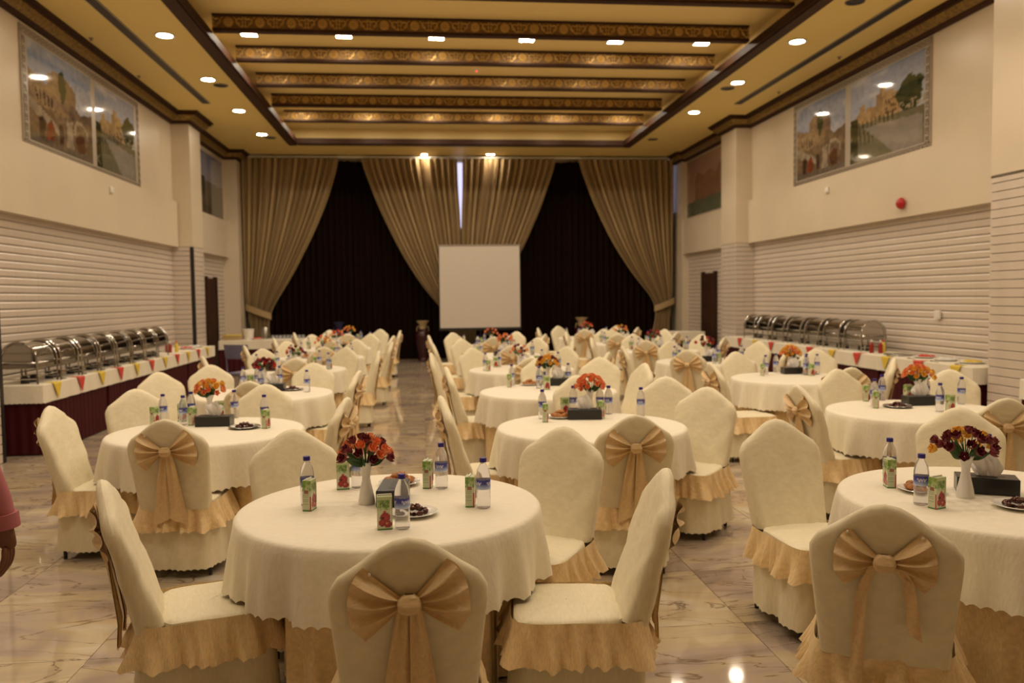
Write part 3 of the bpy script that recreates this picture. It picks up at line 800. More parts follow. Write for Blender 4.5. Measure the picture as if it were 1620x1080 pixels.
        if kind == 'wide':
            def tf(u, v):
                w = .030 + .062 * v; x = s * (.018 + .034 * v) + (u - .5) * w * 1.15
                z = zk - .012 - .40 * v - (.045 * (u if s > 0 else 1 - u) * v ** 3)
                y = min(yb(max(.42, z)), -.29) - .016 - .026 * v - .006 * sin(2 * PI * 1.5 * u + 4 * v + s) - (.012 if s > 0 else 0)
                return (x, y, z)
        else:
            ln = .46 if s < 0 else .24; out = .02 if s < 0 else .03
            def tf(u, v):
                w = .030 + .012 * v; x = s * (.02 + .045 * sin(min(1, v * 3) * PI / 2) + out * v) + (u - .5) * w
                z = zk + .006 - ln * v - .03 * u * v ** 3 - .03 * (v < 1) * 0
                y = min(yb(max(.42, z)), -.29) - .018 - .028 * v - .004 * sin(6 * v + 5 * u)
                return (x, y, z)
        m.grid(tf, 8, 16); k = len(m.v); m.v += [(x, y + .005, z) for x, y, z in m.v]; m.f += [tuple(i + k for i in reversed(f)) for f in m.f]
        m.build('tail', 'bow', bow)
    return e
chairs = {'wide': make_chair('wide'), 'ribbon': make_chair('ribbon')}
BACK = .36                                     # from chair centre to top of back

# name: (x, y, table wording)
TB = {'A': (-.16, 3.68, 'front centre table'), 'B': (2.54, 3.40, 'front right table')}
for row, nm, xy in (('DGJLOP', 'left row', [(-1.54, 6.02), (-1.58, 8.33), (-1.70, 11.1), (-1.62, 13.3), (-1.65, 15.65), (-1.6, 17.9)]),
                    ('CFIMN', 'middle row', [(1.17, 5.72), (1.20, 7.95), (1.23, 10.4), (1.22, 12.9), (1.22, 15.45)]),
                    ('EHKQRS', 'right row', [(3.80, 6.0), (4.01, 8.6), (3.85, 11.0), (3.87, 13.35), (3.85, 15.7), (3.62, 18.0)])):
    for k, (c, p) in enumerate(zip(row, xy)): TB[c] = (*p, '%s table, %s' % (('nearest' if k == 0 else ORD[k]), nm))
RT, ZT = .665, .762
# chairs: (table, u, v of the top of the back, heading)  heading 90 = facing away from the camera
CH = [('A', 645, 845, 92, 'wide'), ('A', 172, 757, 17, 'wide'), ('A', 1045, 740, 174, 'wide'), ('A', 490, 683, -72, 'wide'), ('A', 890, 675, -122, 'wide'),
      ('B', 1390, 797, 60, 'ribbon'), ('B', 1230, 663, -84, 'ribbon'),
      ('C', 985, 647, 86, 'wide'), ('C', 735, 625, 4, 'wide'), ('C', 1105, 612, -130, 'wide'), ('C', 1062, 592, -104, 'wide'), ('C', 925, 592, -80, 'wide'),
      ('D', 265, 660, 88, 'wide'), ('D', 105, 640, -2, 'wide'), ('D', 215, 615, -58, 'wide'), ('D', 403, 610, -88, 'wide'), ('D', 515, 628, 170, 'wide'),
      ('E', 1590, 628, 82, 'wide'), ('E', 1272, 608, 4, 'wide'), ('E', 1326, 583, -78, 'wide'), ('E', 1512, 585, -112, 'wide'),
      ('G', 398, 601, 86, 'wide'), ('G', 255, 588, -50, 'wide'), ('G', 330, 577, -72, 'wide'), ('G', 460, 577, -90, 'wide'), ('G', 562, 586, 172, 'wide'),
      ('F', 725, 580, 3, 'wide'), ('F', 862, 565, -85, 'wide'), ('F', 968, 561, -100, 'wide'), ('F', 1004, 574, 192, 'wide'),
      ('H', 1128, 573, 3, 'wide'), ('H', 1345, 580, 95, 'wide'), ('H', 1406, 565, 152, 'wide'), ('H', 1192, 558, -75, 'wide'), ('H', 1310, 548, -110, 'wide')]
chlist = {k: [] for k in TB}
for t, u, v, hd, kind in CH:
    x, y = onz(u, v, .99); h = R(hd); chlist[t].append([x + BACK * cos(h), y + BACK * sin(h), hd, kind])
chlist['B'].append([2.98, 2.52, 112, 'ribbon']); chlist['B'].append([3.42, 3.75, 195, 'ribbon']); chlist['B'].append([2.98, 4.25, -120, 'ribbon'])
chlist['E'].append([4.68, 5.95, 182, 'wide'])
RING = {'I': (-90, -18, 56, 125, 182), 'M': (-88, -14, 58, 128, 181), 'N': (-92, -16, 55, 126, 183), 'J': (-84, -4, 60, 128, 198), 'L': (-86, -2, 62, 125, 190), 'O': (-88, -3, 58, 124, 188), 'P': (-88, 0, 55, 122, 190),
        'K': (-118, -40, 25, 95, 170), 'Q': (-112, -30, 35, 105, 176), 'R': (-110, -35, 30, 100, 172), 'S': (-105, -30, 40, 110, 178)}
for t, ang in RING.items():
    for a in ang:
        a += rnd.uniform(-5, 5); r = rnd.uniform(.70, .77); chlist[t].append([TB[t][0] + r * cos(R(a)), TB[t][1] + r * sin(R(a)), a + 180 + rnd.uniform(-9, 9), 'wide'])
# keep seats from going too far under the table, and keep every pair of chairs apart
flat = [(t, c) for t in chlist for c in chlist[t]]
for t, c in flat:
    dx, dy = c[0] - TB[t][0], c[1] - TB[t][1]; r = hypot(dx, dy); q = max(.69 if t in 'CF' else .62, min(r, 1.02)); c[0] = TB[t][0] + dx / r * q; c[1] = TB[t][1] + dy / r * q
def corners(c):
    h = R(c[2]); fx, fy = cos(h), sin(h); return [(c[0] + fx * a - fy * b, c[1] + fy * a + fx * b) for a, b in ((.27, .258), (.27, -.258), (-.42, -.25), (-.42, .25))]
def sat(c, d):
    A, B_ = corners(c), corners(d); best = (9, None)
    for h in (R(c[2]), R(c[2] + 90), R(d[2]), R(d[2] + 90)):
        ax = (cos(h), sin(h)); pa = [p[0] * ax[0] + p[1] * ax[1] for p in A]; pb = [p[0] * ax[0] + p[1] * ax[1] for p in B_]
        ov = min(max(pa), max(pb)) - max(min(pa), min(pb))
        if ov <= 0: return None
        if ov < best[0]: best = (ov, ax if sum(pa) > sum(pb) else (-ax[0], -ax[1]))
    return best
for it in range(300):
    moved = False
    for i in range(len(flat)):
        for j in range(i):
            a, b = flat[i][1], flat[j][1]
            if hypot(a[0] - b[0], a[1] - b[1]) > .95: continue
            s = sat(a, b)
            if s:
                k = s[0] * .5 + .002; fa = .3 if flat[i][0] in 'AB' else 1
                a[0] += s[1][0] * k; a[1] += s[1][1] * k; b[0] -= s[1][0] * k; b[1] -= s[1][1] * k; moved = True
    if not moved: break
if 'DBG' in globals():
    for t, c in flat: print('CH', t, [round(v, 2) for v in c[:3]], 'r %.2f' % hypot(c[0] - TB[t][0], c[1] - TB[t][1]))
def look(c):
    vx, vy = c[0], c[1]; h = R(c[2]); d = (vx * cos(h) + vy * sin(h)) / hypot(vx, vy)
    return 'seen from behind' if d > .45 else 'facing the camera' if d < -.45 else 'seen side on'
for t in chlist:
    L_ = sorted(chlist[t], key=lambda c: proj(c[0], c[1], .8)[0])
    for i, c in enumerate(L_):
        use(chairs[c[3]], USED, (c[0], c[1], 0), R(c[2] - 90), '%s ivory chair at the %s, %s' % (rank(i, len(L_)), TB[t][2], look(c)), 'chair', 'ivory covered chairs with bows round the tables')

# ------------------------------------------------------------------ tables with their cloths
def inside(px, py, c, g=.012):
    h = R(c[2]); dx, dy = px - c[0], py - c[1]; a = dx * cos(h) + dy * sin(h); b = -dx * sin(h) + dy * cos(h)
    return -.33 < a < .285 + g and abs(b) < .275 + g
allch = [c for _, c in flat]
def table(t):
    x, y, nm = TB[t]; near = t in 'ABCDEFGH'; rr = random.Random(ord(t))
    e = empty('round_table', (x, y, 0), 0, 'round banquet table hidden under cloths, the ' + nm, 'table', 'round banquet tables')
    MB().lathe([(.56, .728), (.63, .73), (.64, .742), (.63, .752)], 32).build('tabletop', 'wood', e)
    for k in range(4):
        a = PI / 4 + PI / 2 * k; MB().tube([(.10 * cos(a), .10 * sin(a), 0), (.14 * cos(a), .14 * sin(a), .73)], .018, 6).build('leg', 'steel', e)
    # floor-length beige under-skirt, pushed in by the chairs
    n = 240 if near else 144; loc = [c for c in chlist[t]] + [c for c in allch if hypot(c[0] - x, c[1] - y) < 1.3 and c not in chlist[t]]
    def pushed(low):
        rad = []
        for i in range(n):
            a = 2 * PI * i / n; r = .632
            while r > .20 and any(inside(x + r * cos(a), y + r * sin(a), c) for c in loc): r -= .012
            rad.append(r)
        for _ in range(3):
            rad = [min(rad[i], (rad[i - 2] + rad[i - 1] + rad[i] + rad[(i + 1) % n] + rad[(i + 2) % n]) / 5) for i in range(n)]
        return rad
    rad = pushed(True); npl = rr.choice((26, 28, 30)); ph = rr.uniform(0, 6)
    def sk(u, v):
        i = int(round(u * n)) % n; a = 2 * PI * u
        s = min(1, v * 3.2); pl = .016 * sin(npl * a + ph + .9 * sin(3 * a)) * (.4 + .6 * v)
        r = (.632 * (1 - s) + rad[i] * s) + (pl - .016) * (1 if rad[i] > .6 else .45)
        return (r * cos(a), r * sin(a), .725 - .715 * v)
    q = MB().grid(sk, n, 9, True).build('table_skirt', 'beige', loc=(x, y, 0)); tag(q, 'floor length beige satin skirt hanging under the %s' % nm, 'tablecloth', 'beige table skirts')
    # ivory overlay with scalloped hem
    nf = rr.choice((13, 15, 17)); p2 = rr.uniform(0, 6); p3 = rr.uniform(0, 6); n2 = 352 if near else 176
    prof = [(.0004, ZT), (.35, ZT), (.60, ZT), (.645, ZT - .001), (.660, ZT - .005), (RT + .004, ZT - .016)]
    m = MB(); k = len(prof)
    nd = 9
    def cf(u, v):
        a = 2 * PI * u; j = round(v * (k + nd - 1))
        if j < k: r, z = prof[j]; return (r * cos(a), r * sin(a), z)
        s = (j - k + 1) / nd
        w = sin(nf * a + p2 + 1.1 * sin(2 * a + p3)) + .5 * sin(nf * 1.9 * a - p3); w = w if w > 0 else w * .6
        r = RT + .004 + .022 * s ** .6 + .030 * s * w
        z = ZT - .016 - s * .270
        if j == k + nd - 1: z += .013 * abs(sin(44 * a)) - .006
        return (r * cos(a), r * sin(a), z)
    m.grid(cf, n2, k + nd - 1, True)
    m.f = [tuple(reversed(f)) for f in m.f]
    o = m.build('tablecloth', 'cloth', loc=(x, y, 0)); tag(o, 'round ivory tablecloth with scalloped hem on the %s' % nm, 'tablecloth', 'ivory round tablecloths')
for t in TB: table(t)

# ------------------------------------------------------------------ things on the tables
def painted(m, n0, fn):
    m.c += [fn(*p) for p in m.v[n0:]]
def make_bottle():
    e = empty('water_bottle')
    MB().lathe([(.001, .003), (.022, .0), (.029, .004), (.0305, .012), (.0305, .055), (.029, .060), (.0305, .065), (.0308, .125), (.0305, .145), (.026, .170), (.016, .190), (.0125, .198), (.0125, .205)], 20).build('body', 'pet', e)
    MB().lathe([(.013, .203), (.0155, .203), (.0155, .219), (.0145, .221), (.001, .221)], 16).build('cap', 'cap', e)
    m = MB(); m.c = []; NU, NV = 72, 16
    m.grid(lambda u, v: (.0313 * cos(2 * PI * u), .0313 * sin(2 * PI * u), .086 + .042 * v), NU, NV, True)
    def lab(u, v):
        c = mixc((.42, .52, .80), (.05, .05, .33), (v - .15) * 2.2)
        if v < .1: c = (.62, .66, .80)
        q = (u * 3) % 1                           # white wave-like brand marks, three times round
        if .42 < v < .82 and .18 < q < .8:
            z = .62 + .10 * sin(q * 34); 
            if abs(v - z) < .07 or (abs((q * 9) % 1 - .5) < .13 and v < .75): c = (.62, .64, .80)
        return c
    m.c = [lab((i % NU) / NU, (i // NU) / NV) for i in range(len(m.v))]
    m.build('wrap_label', 'print', e); return e
def make_carton():
    e = empty('juice_carton'); w, d, h = .060, .040, .134
    m = MB(); m.c = []
    def face_front(u, v):
        c = mixc((.62, .66, .46), (.20, .34, .05), (v - .55) * 2.4); n = fb(u * 7, v * 14)
        if v > .60 and n > .5: c = (.15, .30, .04)
        if v > .9: c = (.50, .56, .30)
        if v < .05: c = (.05, .22, .04)
        if abs(u - .5) < .30 and .70 < v < .86 and (sin(u * 40) * sin(v * 60 + u * 9) > .15): c = (.06, .10, .05)   # dark script marks
        for px, py, r in ((.52, .38, .34), (.32, .22, .25), (.70, .18, .27)):
            dd = hypot((u - px), (v - py) * 2.3) / r
            if dd < 1: c = mixc((.50, .03, .03), (.16, .008, .012), dd * dd * .7 + .3 * n)
        if abs(u - .52) < .09 - .0 and .50 < v < .58: c = (.45, .04, .03)
        if hypot(u - .36, (v - .36) * 2) < .1: c = (.04, .01, .015)
        if hypot(u - .62, (v - .20) * 2) < .07: c = (.60, .30, .12)
        return c
    def face_side(u, v):
        c = mixc((.60, .64, .44), (.24, .38, .06), (v - .62) * 2.6)
        if v > .66 and fb(u * 6 + 3, v * 12) > .5: c = (.16, .32, .04)
        if v < .05: c = (.05, .22, .04)
        if .1 < u < .7 and .1 < v < .58 and int(v * 40) % 3 == 0: c = (.36, .40, .26)
        if u > .82 and v < .5: c = (.45, .05, .04)
        if .2 < u < .7 and .58 < v < .70: c = (.30, .12, .08)
        return c
    NX, NZ = 16, 34
    for k in range(4):
        a, b = (w, d) if k % 2 == 0 else (d, w); fn = face_front if k % 2 == 0 else face_side; ca, sa = cos(PI / 2 * k), sin(PI / 2 * k); n0 = len(m.v)
        def gf(u, v): X, Y = (u - .5) * a, -b / 2; return (X * ca - Y * sa, X * sa + Y * ca, h * v)
        m.grid(gf, NX, NZ); m.c += [fn((i % (NX + 1)) / NX, (i // (NX + 1)) / NZ) for i in range((NX + 1) * (NZ + 1))]
    n0 = len(m.v); m.add([(-w / 2, -d / 2, h), (w / 2, -d / 2, h), (w / 2, d / 2, h), (-w / 2, d / 2, h)], [(0, 1, 2, 3)]); m.c += [(.5, .56, .34)] * 4
    m.build('carton', 'print', e, smooth=False)
    MB().box(-w / 2 + .001, w / 2 - .001, -.001, .004, h, h + .006).build('top_seam', 'white_plastic', e, smooth=False)
    MB().tube([(w / 2 - .006, -d / 2 - .002, .03), (w / 2 - .006, -d / 2 - .002, .122)], .002, 6).build('straw', 'white_plastic', e)
    return e
def flower_mesh(kind):
    m = MB()
    def ff(u, v):
        a = 2 * PI * u; t = v; r = (.004 + .017 * sin(min(1, t * 1.25) * PI * .62)) * (1 + .16 * cos(5 * a) * t); z = .036 * t - (.006 * t * t * (1 - cos(5 * a)))
        return (r * cos(a), r * sin(a), z)
    m.grid(ff, 20, 5, True)
    def fi(u, v):
        a = 2 * PI * u + .6; r = (.002 + .0105 * v) * (1 + .2 * cos(4 * a) * v); return (r * cos(a), r * sin(a), .012 + .024 * v)
    m.grid(fi, 12, 3, True)
    return m.mesh('flower', kind)
FM = {k: flower_mesh(k) for k in ('orange', 'maroon', 'yellow', 'red')}
def leaf_mesh():
    m = MB(); m.grid(lambda u, v: ((u - .5) * .030 * sin(PI * min(.97, v + .06)), .005 * cos(PI * (u - .5)) , .085 * v), 4, 6); return m.mesh('leaf', 'leaf')
LM = leaf_mesh()
vase_me = MB().lathe([(.0, 0), (.036, 0), (.038, .006), (.033, .04), (.023, .085), (.0175, .115), (.020, .145), (.033, .185), (.035, .19), (.031, .188), (.017, .15), (.014, .12)], 24, cap=False).mesh('vase', 'white')
def bouquet(cols, x, y, label, n=15, seed=0, sc=1):
    rr = random.Random(seed); e = empty('flower_vase', (x, y, ZT), rr.uniform(0, 6), label, 'flowers', 'white vases of flowers on the tables'); e.scale = (sc, sc, sc)
    link('vase', vase_me, e)
    for i in range(n):
        a = i * 2.4 + rr.uniform(-.3, .3); q = sqrt((i + .5) / n); th = q * 1.5
        r = .092 * sin(th) * (1.35 if rr.random() < .12 else 1); z = .20 + .088 * cos(th) - .004
        o = link('flower', FM[cols[rr.randrange(len(cols))]], e, (r * cos(a), r * sin(a), z)); o.rotation_euler = (0, th * .9, a)
    for i in range(n * 3 // 4):
        a = rr.uniform(0, 6.28); o = link('leaf', LM, e, (.018 * cos(a), .018 * sin(a), .172)); o.rotation_euler = (rr.uniform(-.3, .3), rr.uniform(.25, 1.15), a); o.scale = (1, 1, rr.uniform(.8, 1.25))
    m = MB()
    for i in range(7):
        a = i * .9; m.tube([(.006 * cos(a), .006 * sin(a), .13), (.02 * cos(a), .02 * sin(a), .20), (.05 * cos(a), .05 * sin(a), .27)], .0022, 5)
    m.build('stem', 'leaf', e); return e
def make_box():
    e = empty('tissue_box')
    m = MB(); w, d, h = .125, .062, .075
    m.box(-w, w, -d, d, 0, h, .003); m.build('box', 'black', e)
    MB().box(-w + .05, w - .05, -.012, .012, h - .0005, h + .0008).build('slot', 'blackm', e, smooth=False)
    m = MB()
    for q, (ph_, sc_) in enumerate(((0, 1), (1.7, .82), (3.1, .9))):
        def tf(u, v):
            a = (u - .5) * 2; w = (.020 + .045 * v ** .7) * sc_
            return (a * w + .008 * sin(3 * v + ph_), (q - 1) * .016 * v + .012 * sin(4 * a + ph_ + 2 * v) * (.4 + v), h - .012 + sc_ * v * (.115 - .045 * a * a + .012 * sin(5 * a + ph_)))
        m.grid(tf, 14, 8); k = len(m.v) - 15 * 9
        n0 = len(m.v); m.v += [(x, y + .0015, z) for x, y, z in m.v[k:]]; m.f += [tuple(i_ - k + n0 for i_ in reversed(f)) for f in m.f[-14 * 8:]]
    m.build('tissue', 'tissue', e); return e
plate_me = None
def make_plate():
    e = empty('plate'); MB().lathe([(.0, .004), (.055, .0), (.06, .003), (.098, .015), (.102, .017), (.099, .019), (.060, .008), (.0, .007)], 36, cap=False).build('dish', 'white', e)
    MB().lathe([(.0585, .0085), (.061, .0095), (.0635, .0095)], 36, cap=False).build('well_ring', 'white', e); return e
def make_tray():
    e = empty('silver_plate'); MB().lathe([(.0, .004), (.07, .0), (.075, .002), (.105, .012), (.110, .013), (.107, .016), (.076, .006), (.0, .006)], 36, cap=False).build('dish', 'steel', e)
    MB().lathe([(.104, .014), (.108, .018), (.112, .014)], 36, cap=False).build('rolled_rim', 'steel', e); return e
def snack_me(seed):
    rr = random.Random(seed); m = MB(); a, b = rr.uniform(0, 6), rr.uniform(0, 6)
    m.ball((0, 0, .016), (.034, .020, .016), 14, 9, lambda u, v: 1 + .16 * sin(7 * 2 * PI * u / 2 + a + 5 * v) * sin(PI * v) + .10 * sin(9 * v + b))
    return m.mesh('fried_snack', 'fried')
SN = [snack_me(i) for i in range(4)]
cm = MB(); cm.ball((0, 0, .011), (.016, .012, .011), 10, 7, lambda u, v: 1 + .08 * sin(8 * PI * u)); cm.tube([(-.026, 0, .012), (-.015, 0, .011)], [.009, .004], 6); cm.tube([(.015, 0, .011), (.026, 0, .012)], [.004, .009], 6); CMX = cm.mesh('wrapped_sweet', 'choc')
P = {'bottle': make_bottle(), 'carton': make_carton(), 'box': make_box(), 'plate': make_plate(), 'tray': make_tray()}
cols = {'A': ['orange', 'orange', 'maroon', 'maroon'], 'B': ['maroon', 'maroon', 'yellow'], 'C': ['orange'], 'D': ['yellow', 'orange'], 'E': ['yellow', 'yellow', 'orange'], 'F': ['yellow', 'maroon', 'yellow'],
        'G': ['maroon', 'maroon', 'red'], 'H': ['yellow', 'orange'], 'I': ['orange', 'maroon'], 'J': ['maroon', 'red', 'orange'], 'K': ['red', 'maroon'], 'L': ['yellow', 'orange'], 'M': ['orange'], 'N': ['orange', 'maroon'],
        'O': ['red', 'orange'], 'P': ['orange', 'yellow'], 'Q': ['red', 'maroon'], 'R': ['yellow', 'orange'], 'S': ['red', 'orange']}
cname = {'orange': 'orange', 'maroon': 'dark red', 'yellow': 'yellow', 'red': 'red'}
SET = {
 'A': dict(b=[(487, 799), (566, 771), (637, 836), (697, 772), (764, 803)], c=[(490, 806, 75), (543, 773, 8), (609, 836, 5), (679, 771, 80), (746, 800, 80)], v=[(581, 796)], x=[(622, 792, 85)], p=[(632, 766)], w=[(655, 814)]),
 'B': dict(b=[(1407, 765), (1458, 798), (1562, 757)], c=[(1409, 770, 78), (1481, 803, 20)], v=[(1527, 786)], x=[(1560, 778, -28)], p=[(1456, 777)], w=[(1612, 803)]),
 'C': dict(b=[(860, 662), (898, 653), (967, 645), (956, 652), (1025, 656)], c=[(863, 667, 80), (885, 648, 10), (945, 662, 60)], v=[(935, 648)], x=[(928, 662, -8)], p=[(887, 661)], w=[]),
 'D': dict(b=[(233, 665), (283, 656), (293, 672), (374, 660), (419, 671)], c=[(234, 670, 70), (268, 655, 5), (303, 672, 70), (358, 655, 10), (421, 677, 75)], v=[(334, 657)], x=[(340, 673, -3)], p=[], w=[(387, 677)]),
 'E': dict(b=[(1372, 627), (1383, 642), (1487, 651), (1534, 637), (1462, 622)], c=[(1363, 633, 70), (1385, 645, 70), (1437, 625, 10), (1503, 652, 15)], v=[(1452, 628)], x=[(1455, 640, -2)], p=[], w=[(1420, 644)]),
 'F': dict(b=[(803, 609), (853, 614), (907, 590), (861, 588), (943, 594)], c=[(806, 612, 75), (865, 616, 10), (897, 600, 10), (846, 598, 10)], v=[(866, 598)], x=[(880, 608, -5)], p=[(830, 607)], w=[]),
 'G': dict(b=[(414, 618), (445, 608), (486, 620), (377, 612), (395, 604)], c=[(402, 612, 60), (440, 604, 10)], v=[(425, 606)], x=[(430, 618, -4)], p=[], w=[(463, 617)]),
 'H': dict(b=[(1211, 592), (1217, 586), (1275, 593), (1288, 586), (1319, 585)], c=[(1206, 594, 75), (1284, 594, 15), (1262, 585, 10)], v=[(1252, 588)], x=[(1256, 591, -3)], p=[(1296, 588)], w=[])}
for t in [k for k in TB if k != 'A'] + ['A']:
    tx, ty, nm = TB[t]
    if t not in SET:
        rr = random.Random(ord(t) * 3); d = dict(b=[], c=[], v=[], x=[], p=[], w=[])
        g = rr.uniform(0, 70)
        for k in range(5):
            a = R(g + 72 * k); d['b'].append((tx + .48 * cos(a), ty + .48 * sin(a))); a += .15; d['c'].append((tx + .47 * cos(a), ty + .47 * sin(a), rr.uniform(0, 90)))
        d['v'] = [(tx + rr.uniform(-.06, .06), ty + .10)]; d['x'] = [(tx + rr.uniform(-.04, .1), ty - .08, rr.uniform(-15, 15))]
        d[rr.choice('pw')] = [(tx + rr.uniform(.2, .26) * rr.choice((-1, 1)), ty - .12)]
    else:
        d = {k: [(*onz(q[0], q[1], ZT), *q[2:]) for q in v] for k, v in SET[t].items()}
    # keep the things on the table apart and off its rim
    obs = [[q, r] for k, r in (('v', .045), ('p', .115), ('w', .12)) for q in d[k]]
    items = [(k, list(q), r) for k, r in (('v', .042), ('p', .104), ('w', .113), ('x', .085), ('b', .033), ('c', .036)) for q in d[k]]
    for it in range(80):
        for i in range(len(items)):
            for j in range(i):
                a, b = items[i][1], items[j][1]; ra, rb = items[i][2], items[j][2]
                if {items[i][0], items[j][0]} <= {'v', 'x', 'p', 'w'} and 'x' in (items[i][0], items[j][0]): ra, rb = ra * .92, rb
                dx, dy = a[0] - b[0], a[1] - b[1]; q = hypot(dx, dy) or .001; ov = ra + rb + .002 - q
                if ov > 0: a[0] += dx / q * ov * .5; a[1] += dy / q * ov * .5; b[0] -= dx / q * ov * .5; b[1] -= dy / q * ov * .5
        for k, a, r in items:
            dx, dy = a[0] - tx, a[1] - ty; q = hypot(dx, dy)
            if q > RT - .04 - r: a[0] = tx + dx / q * (RT - .04 - r); a[1] = ty + dy / q * (RT - .04 - r)
    d = {k: [a for kk, a, _ in items if kk == k] for k in 'bcvxpw'}
    def ranked(L_): return sorted(L_, key=lambda p: proj(p[0], p[1], ZT)[0])
    L_ = ranked(d['b'])
    for i, q in enumerate(L_): use(P['bottle'], USED, (q[0], q[1], ZT), rnd.uniform(0, 6), '%s blue capped water bottle on the %s' % (rank(i, len(L_)), nm), 'bottle', 'water bottles on the round tables')
    L_ = ranked(d['c'])
    for i, q in enumerate(L_): use(P['carton'], USED, (q[0], q[1], ZT), R(q[2]), '%s green and white pomegranate juice carton on the %s' % (rank(i, len(L_)), nm), 'juice carton', 'juice cartons on the round tables')
    for q in d['v']:
        cn_ = []
        for c in cols[t]:
            if cname[c] not in cn_: cn_.append(cname[c])
        bouquet(cols[t], q[0], q[1], 'white vase of %s flowers on the %s' % (' and '.join(cn_), nm), 26 if t in 'ABCDEFGH' else 12, ord(t), 1.0 if t in 'ABCDEFGHIJ' else 1.1)
    for q in d['x']:
        o = use(P['box'], USED, (q[0], q[1], ZT), R(q[2]), 'black tissue box %s on the %s' % ('end-on behind a carton' if t == 'A' else 'with white tissue', nm), 'tissue box', 'black tissue boxes on the tables')
        if t == 'A': bpy.data.objects.remove([c for c in o.children if c.name.startswith('tissue') and 'box' not in c.name][0])
    for q in d['p']:
        use(P['plate'], USED, (q[0], q[1], ZT), 0, 'white plate of fried snacks on the %s' % nm, 'plate', 'plates of fried snacks')
        SNK = []
        for k in range(8):
            a = k * 1.05; r = .052 if k < 6 else .012; z = .012 if k < 6 else .034
            if k == 7: r = -.014
            o = link('fried_snack', SN[k % 4], None, (q[0] + r * cos(a), q[1] + r * sin(a), ZT + z - .002), a + PI / 2 + rnd.uniform(-.3, .3))
            SNK.append((o, proj(o.location.x, o.location.y, .8)[0]))
        for i, (o, _) in enumerate(sorted(SNK, key=lambda q: q[1])): tag(o, '%s fried snack in the pile on the plate, %s' % (rank(i, 8), nm), 'snack', 'fried snacks on the plate of the ' + nm)
    for q in d['w']:
        pk = 'white' if t in 'AB' else 'silver'
        use(P['plate' if t in 'AB' else 'tray'], USED, (q[0], q[1], ZT), 0, 'round %s plate of shiny wrapped sweets on the %s' % (pk, nm), 'plate', '%s plates of sweets' % pk)
        SNK = []
        for k in range(9):
            a = k * 1.05; r = .050 if k < 6 else .018; z = .005 if k < 6 else .022
            if k >= 6: a = k * 2.1
            o = link('wrapped_sweet', CMX, None, (q[0] + r * cos(a), q[1] + r * sin(a), ZT + z), a + PI / 2)
            SNK.append((o, proj(o.location.x, o.location.y, .8)[0]))
        for i, (o, _) in enumerate(sorted(SNK, key=lambda q: q[1])): tag(o, '%s dark wrapped sweet on the %s plate, %s' % (rank(i, 9), pk, nm), 'sweet', 'wrapped sweets on the plate of the ' + nm)

# ------------------------------------------------------------------ buffet tables
ZB = .78
def buffet(x0, x1, y0, y1, front, side, nm, ends=()):
    """front: '+x', '-x' or '-y' is the side seen from the hall"""
    cx, cy = (x0 + x1) / 2, (y0 + y1) / 2; hx, hy = (x1 - x0) / 2, (y1 - y0) / 2
    e = empty('buffet_table', (cx, cy, 0), 0, 'long buffet table with burgundy pleated skirt, ' + nm, 'table', 'buffet tables along the walls')
    MB().box(-hx + .01, hx - .01, -hy + .005, hy - .005, ZB - .035, ZB - .006).build('tabletop', 'wood', e, smooth=False)
    per = [(-hx, -hy), (hx, -hy), (hx, hy), (-hx, hy)]
    P_ = 2 * (2 * hx + 2 * hy); n = int(P_ / .022); m = MB()
    def per_pt(d, inset=0):
        d %= P_; k = 0; ls = [2 * hx, 2 * hy, 2 * hx, 2 * hy]
        while d > ls[k]: d -= ls[k]; k += 1
        a, b = per[k], per[(k + 1) % 4]; f = d / ls[k]; nx, ny = ((0, -1), (1, 0), (0, 1), (-1, 0))[k]
        return a[0] + (b[0] - a[0]) * f, a[1] + (b[1] - a[1]) * f, nx, ny
    def sf(u, v):
        px, py, nx, ny = per_pt(u * P_); w = -.022 + .010 * sin(2 * PI * u * P_ / .11 + .8 * sin(u * 40)) * (.5 + .5 * v)
        return (px + nx * w, py + ny * w, ZB - .03 - (ZB - .045) * v)
    m.grid(sf, n, 4, True); m.build('skirt', 'burgundy', e)
    for sx in (-1, 1):
        for sy in (-1, 1): MB().tube([(sx * (hx - .08), sy * (hy - .08), 0), (sx * (hx - .08), sy * (hy - .08), ZB - .035)], .015, 6).build('leg', 'steel', e)
    # white cloth: top and scalloped drop all round
    m = MB(); n2 = int(P_ / .025)
    def wf(u, v):
        j = round(v * 6); px, py, nx, ny = per_pt(u * P_)
        if j == 0: return (px * .2, py * .2, ZB)
        if j == 1: return (px - nx * .005, py - ny * .005, ZB)
        s = (j - 2) / 4; w = .003 + .006 * s + .006 * s * sin(2 * PI * u * P_ / .35 + 2 * sin(u * 17))
        return (px + nx * w, py + ny * w, ZB - .004 - .20 * s + (.008 * abs(sin(PI * u * P_ / .05)) if j == 6 else 0))
    m.grid(wf, n2, 6, True); m.add([(px * .2, py * .2, ZB) for px, py in per], [(0, 1, 2, 3)])
    m.f = [tuple(reversed(f)) if len(f) == 4 and i < n2 * 6 else f for i, f in enumerate(m.f)]
    o = m.build('buffet_cloth', 'cloth', loc=(cx, cy, 0)); tag(o, 'white scalloped cloth on the buffet table, ' + nm, 'tablecloth', 'white buffet cloths')
Ls = [9.5, 11.38, 13.26, 15.14, 17.02]
for k in range(4): buffet(-4.88, -4.15, Ls[k] + .006, Ls[k + 1] - .006, '+x', 1, 'left wall, %s from the camera' % ORD[k])
Rs = [9.0, 11.0, 13.0, 15.0, 17.0]
for k in range(4): buffet(6.38, 7.08, Rs[k] + .006, Rs[k + 1] - .006, '-x', -1, 'right wall, %s from the camera' % ORD[k])
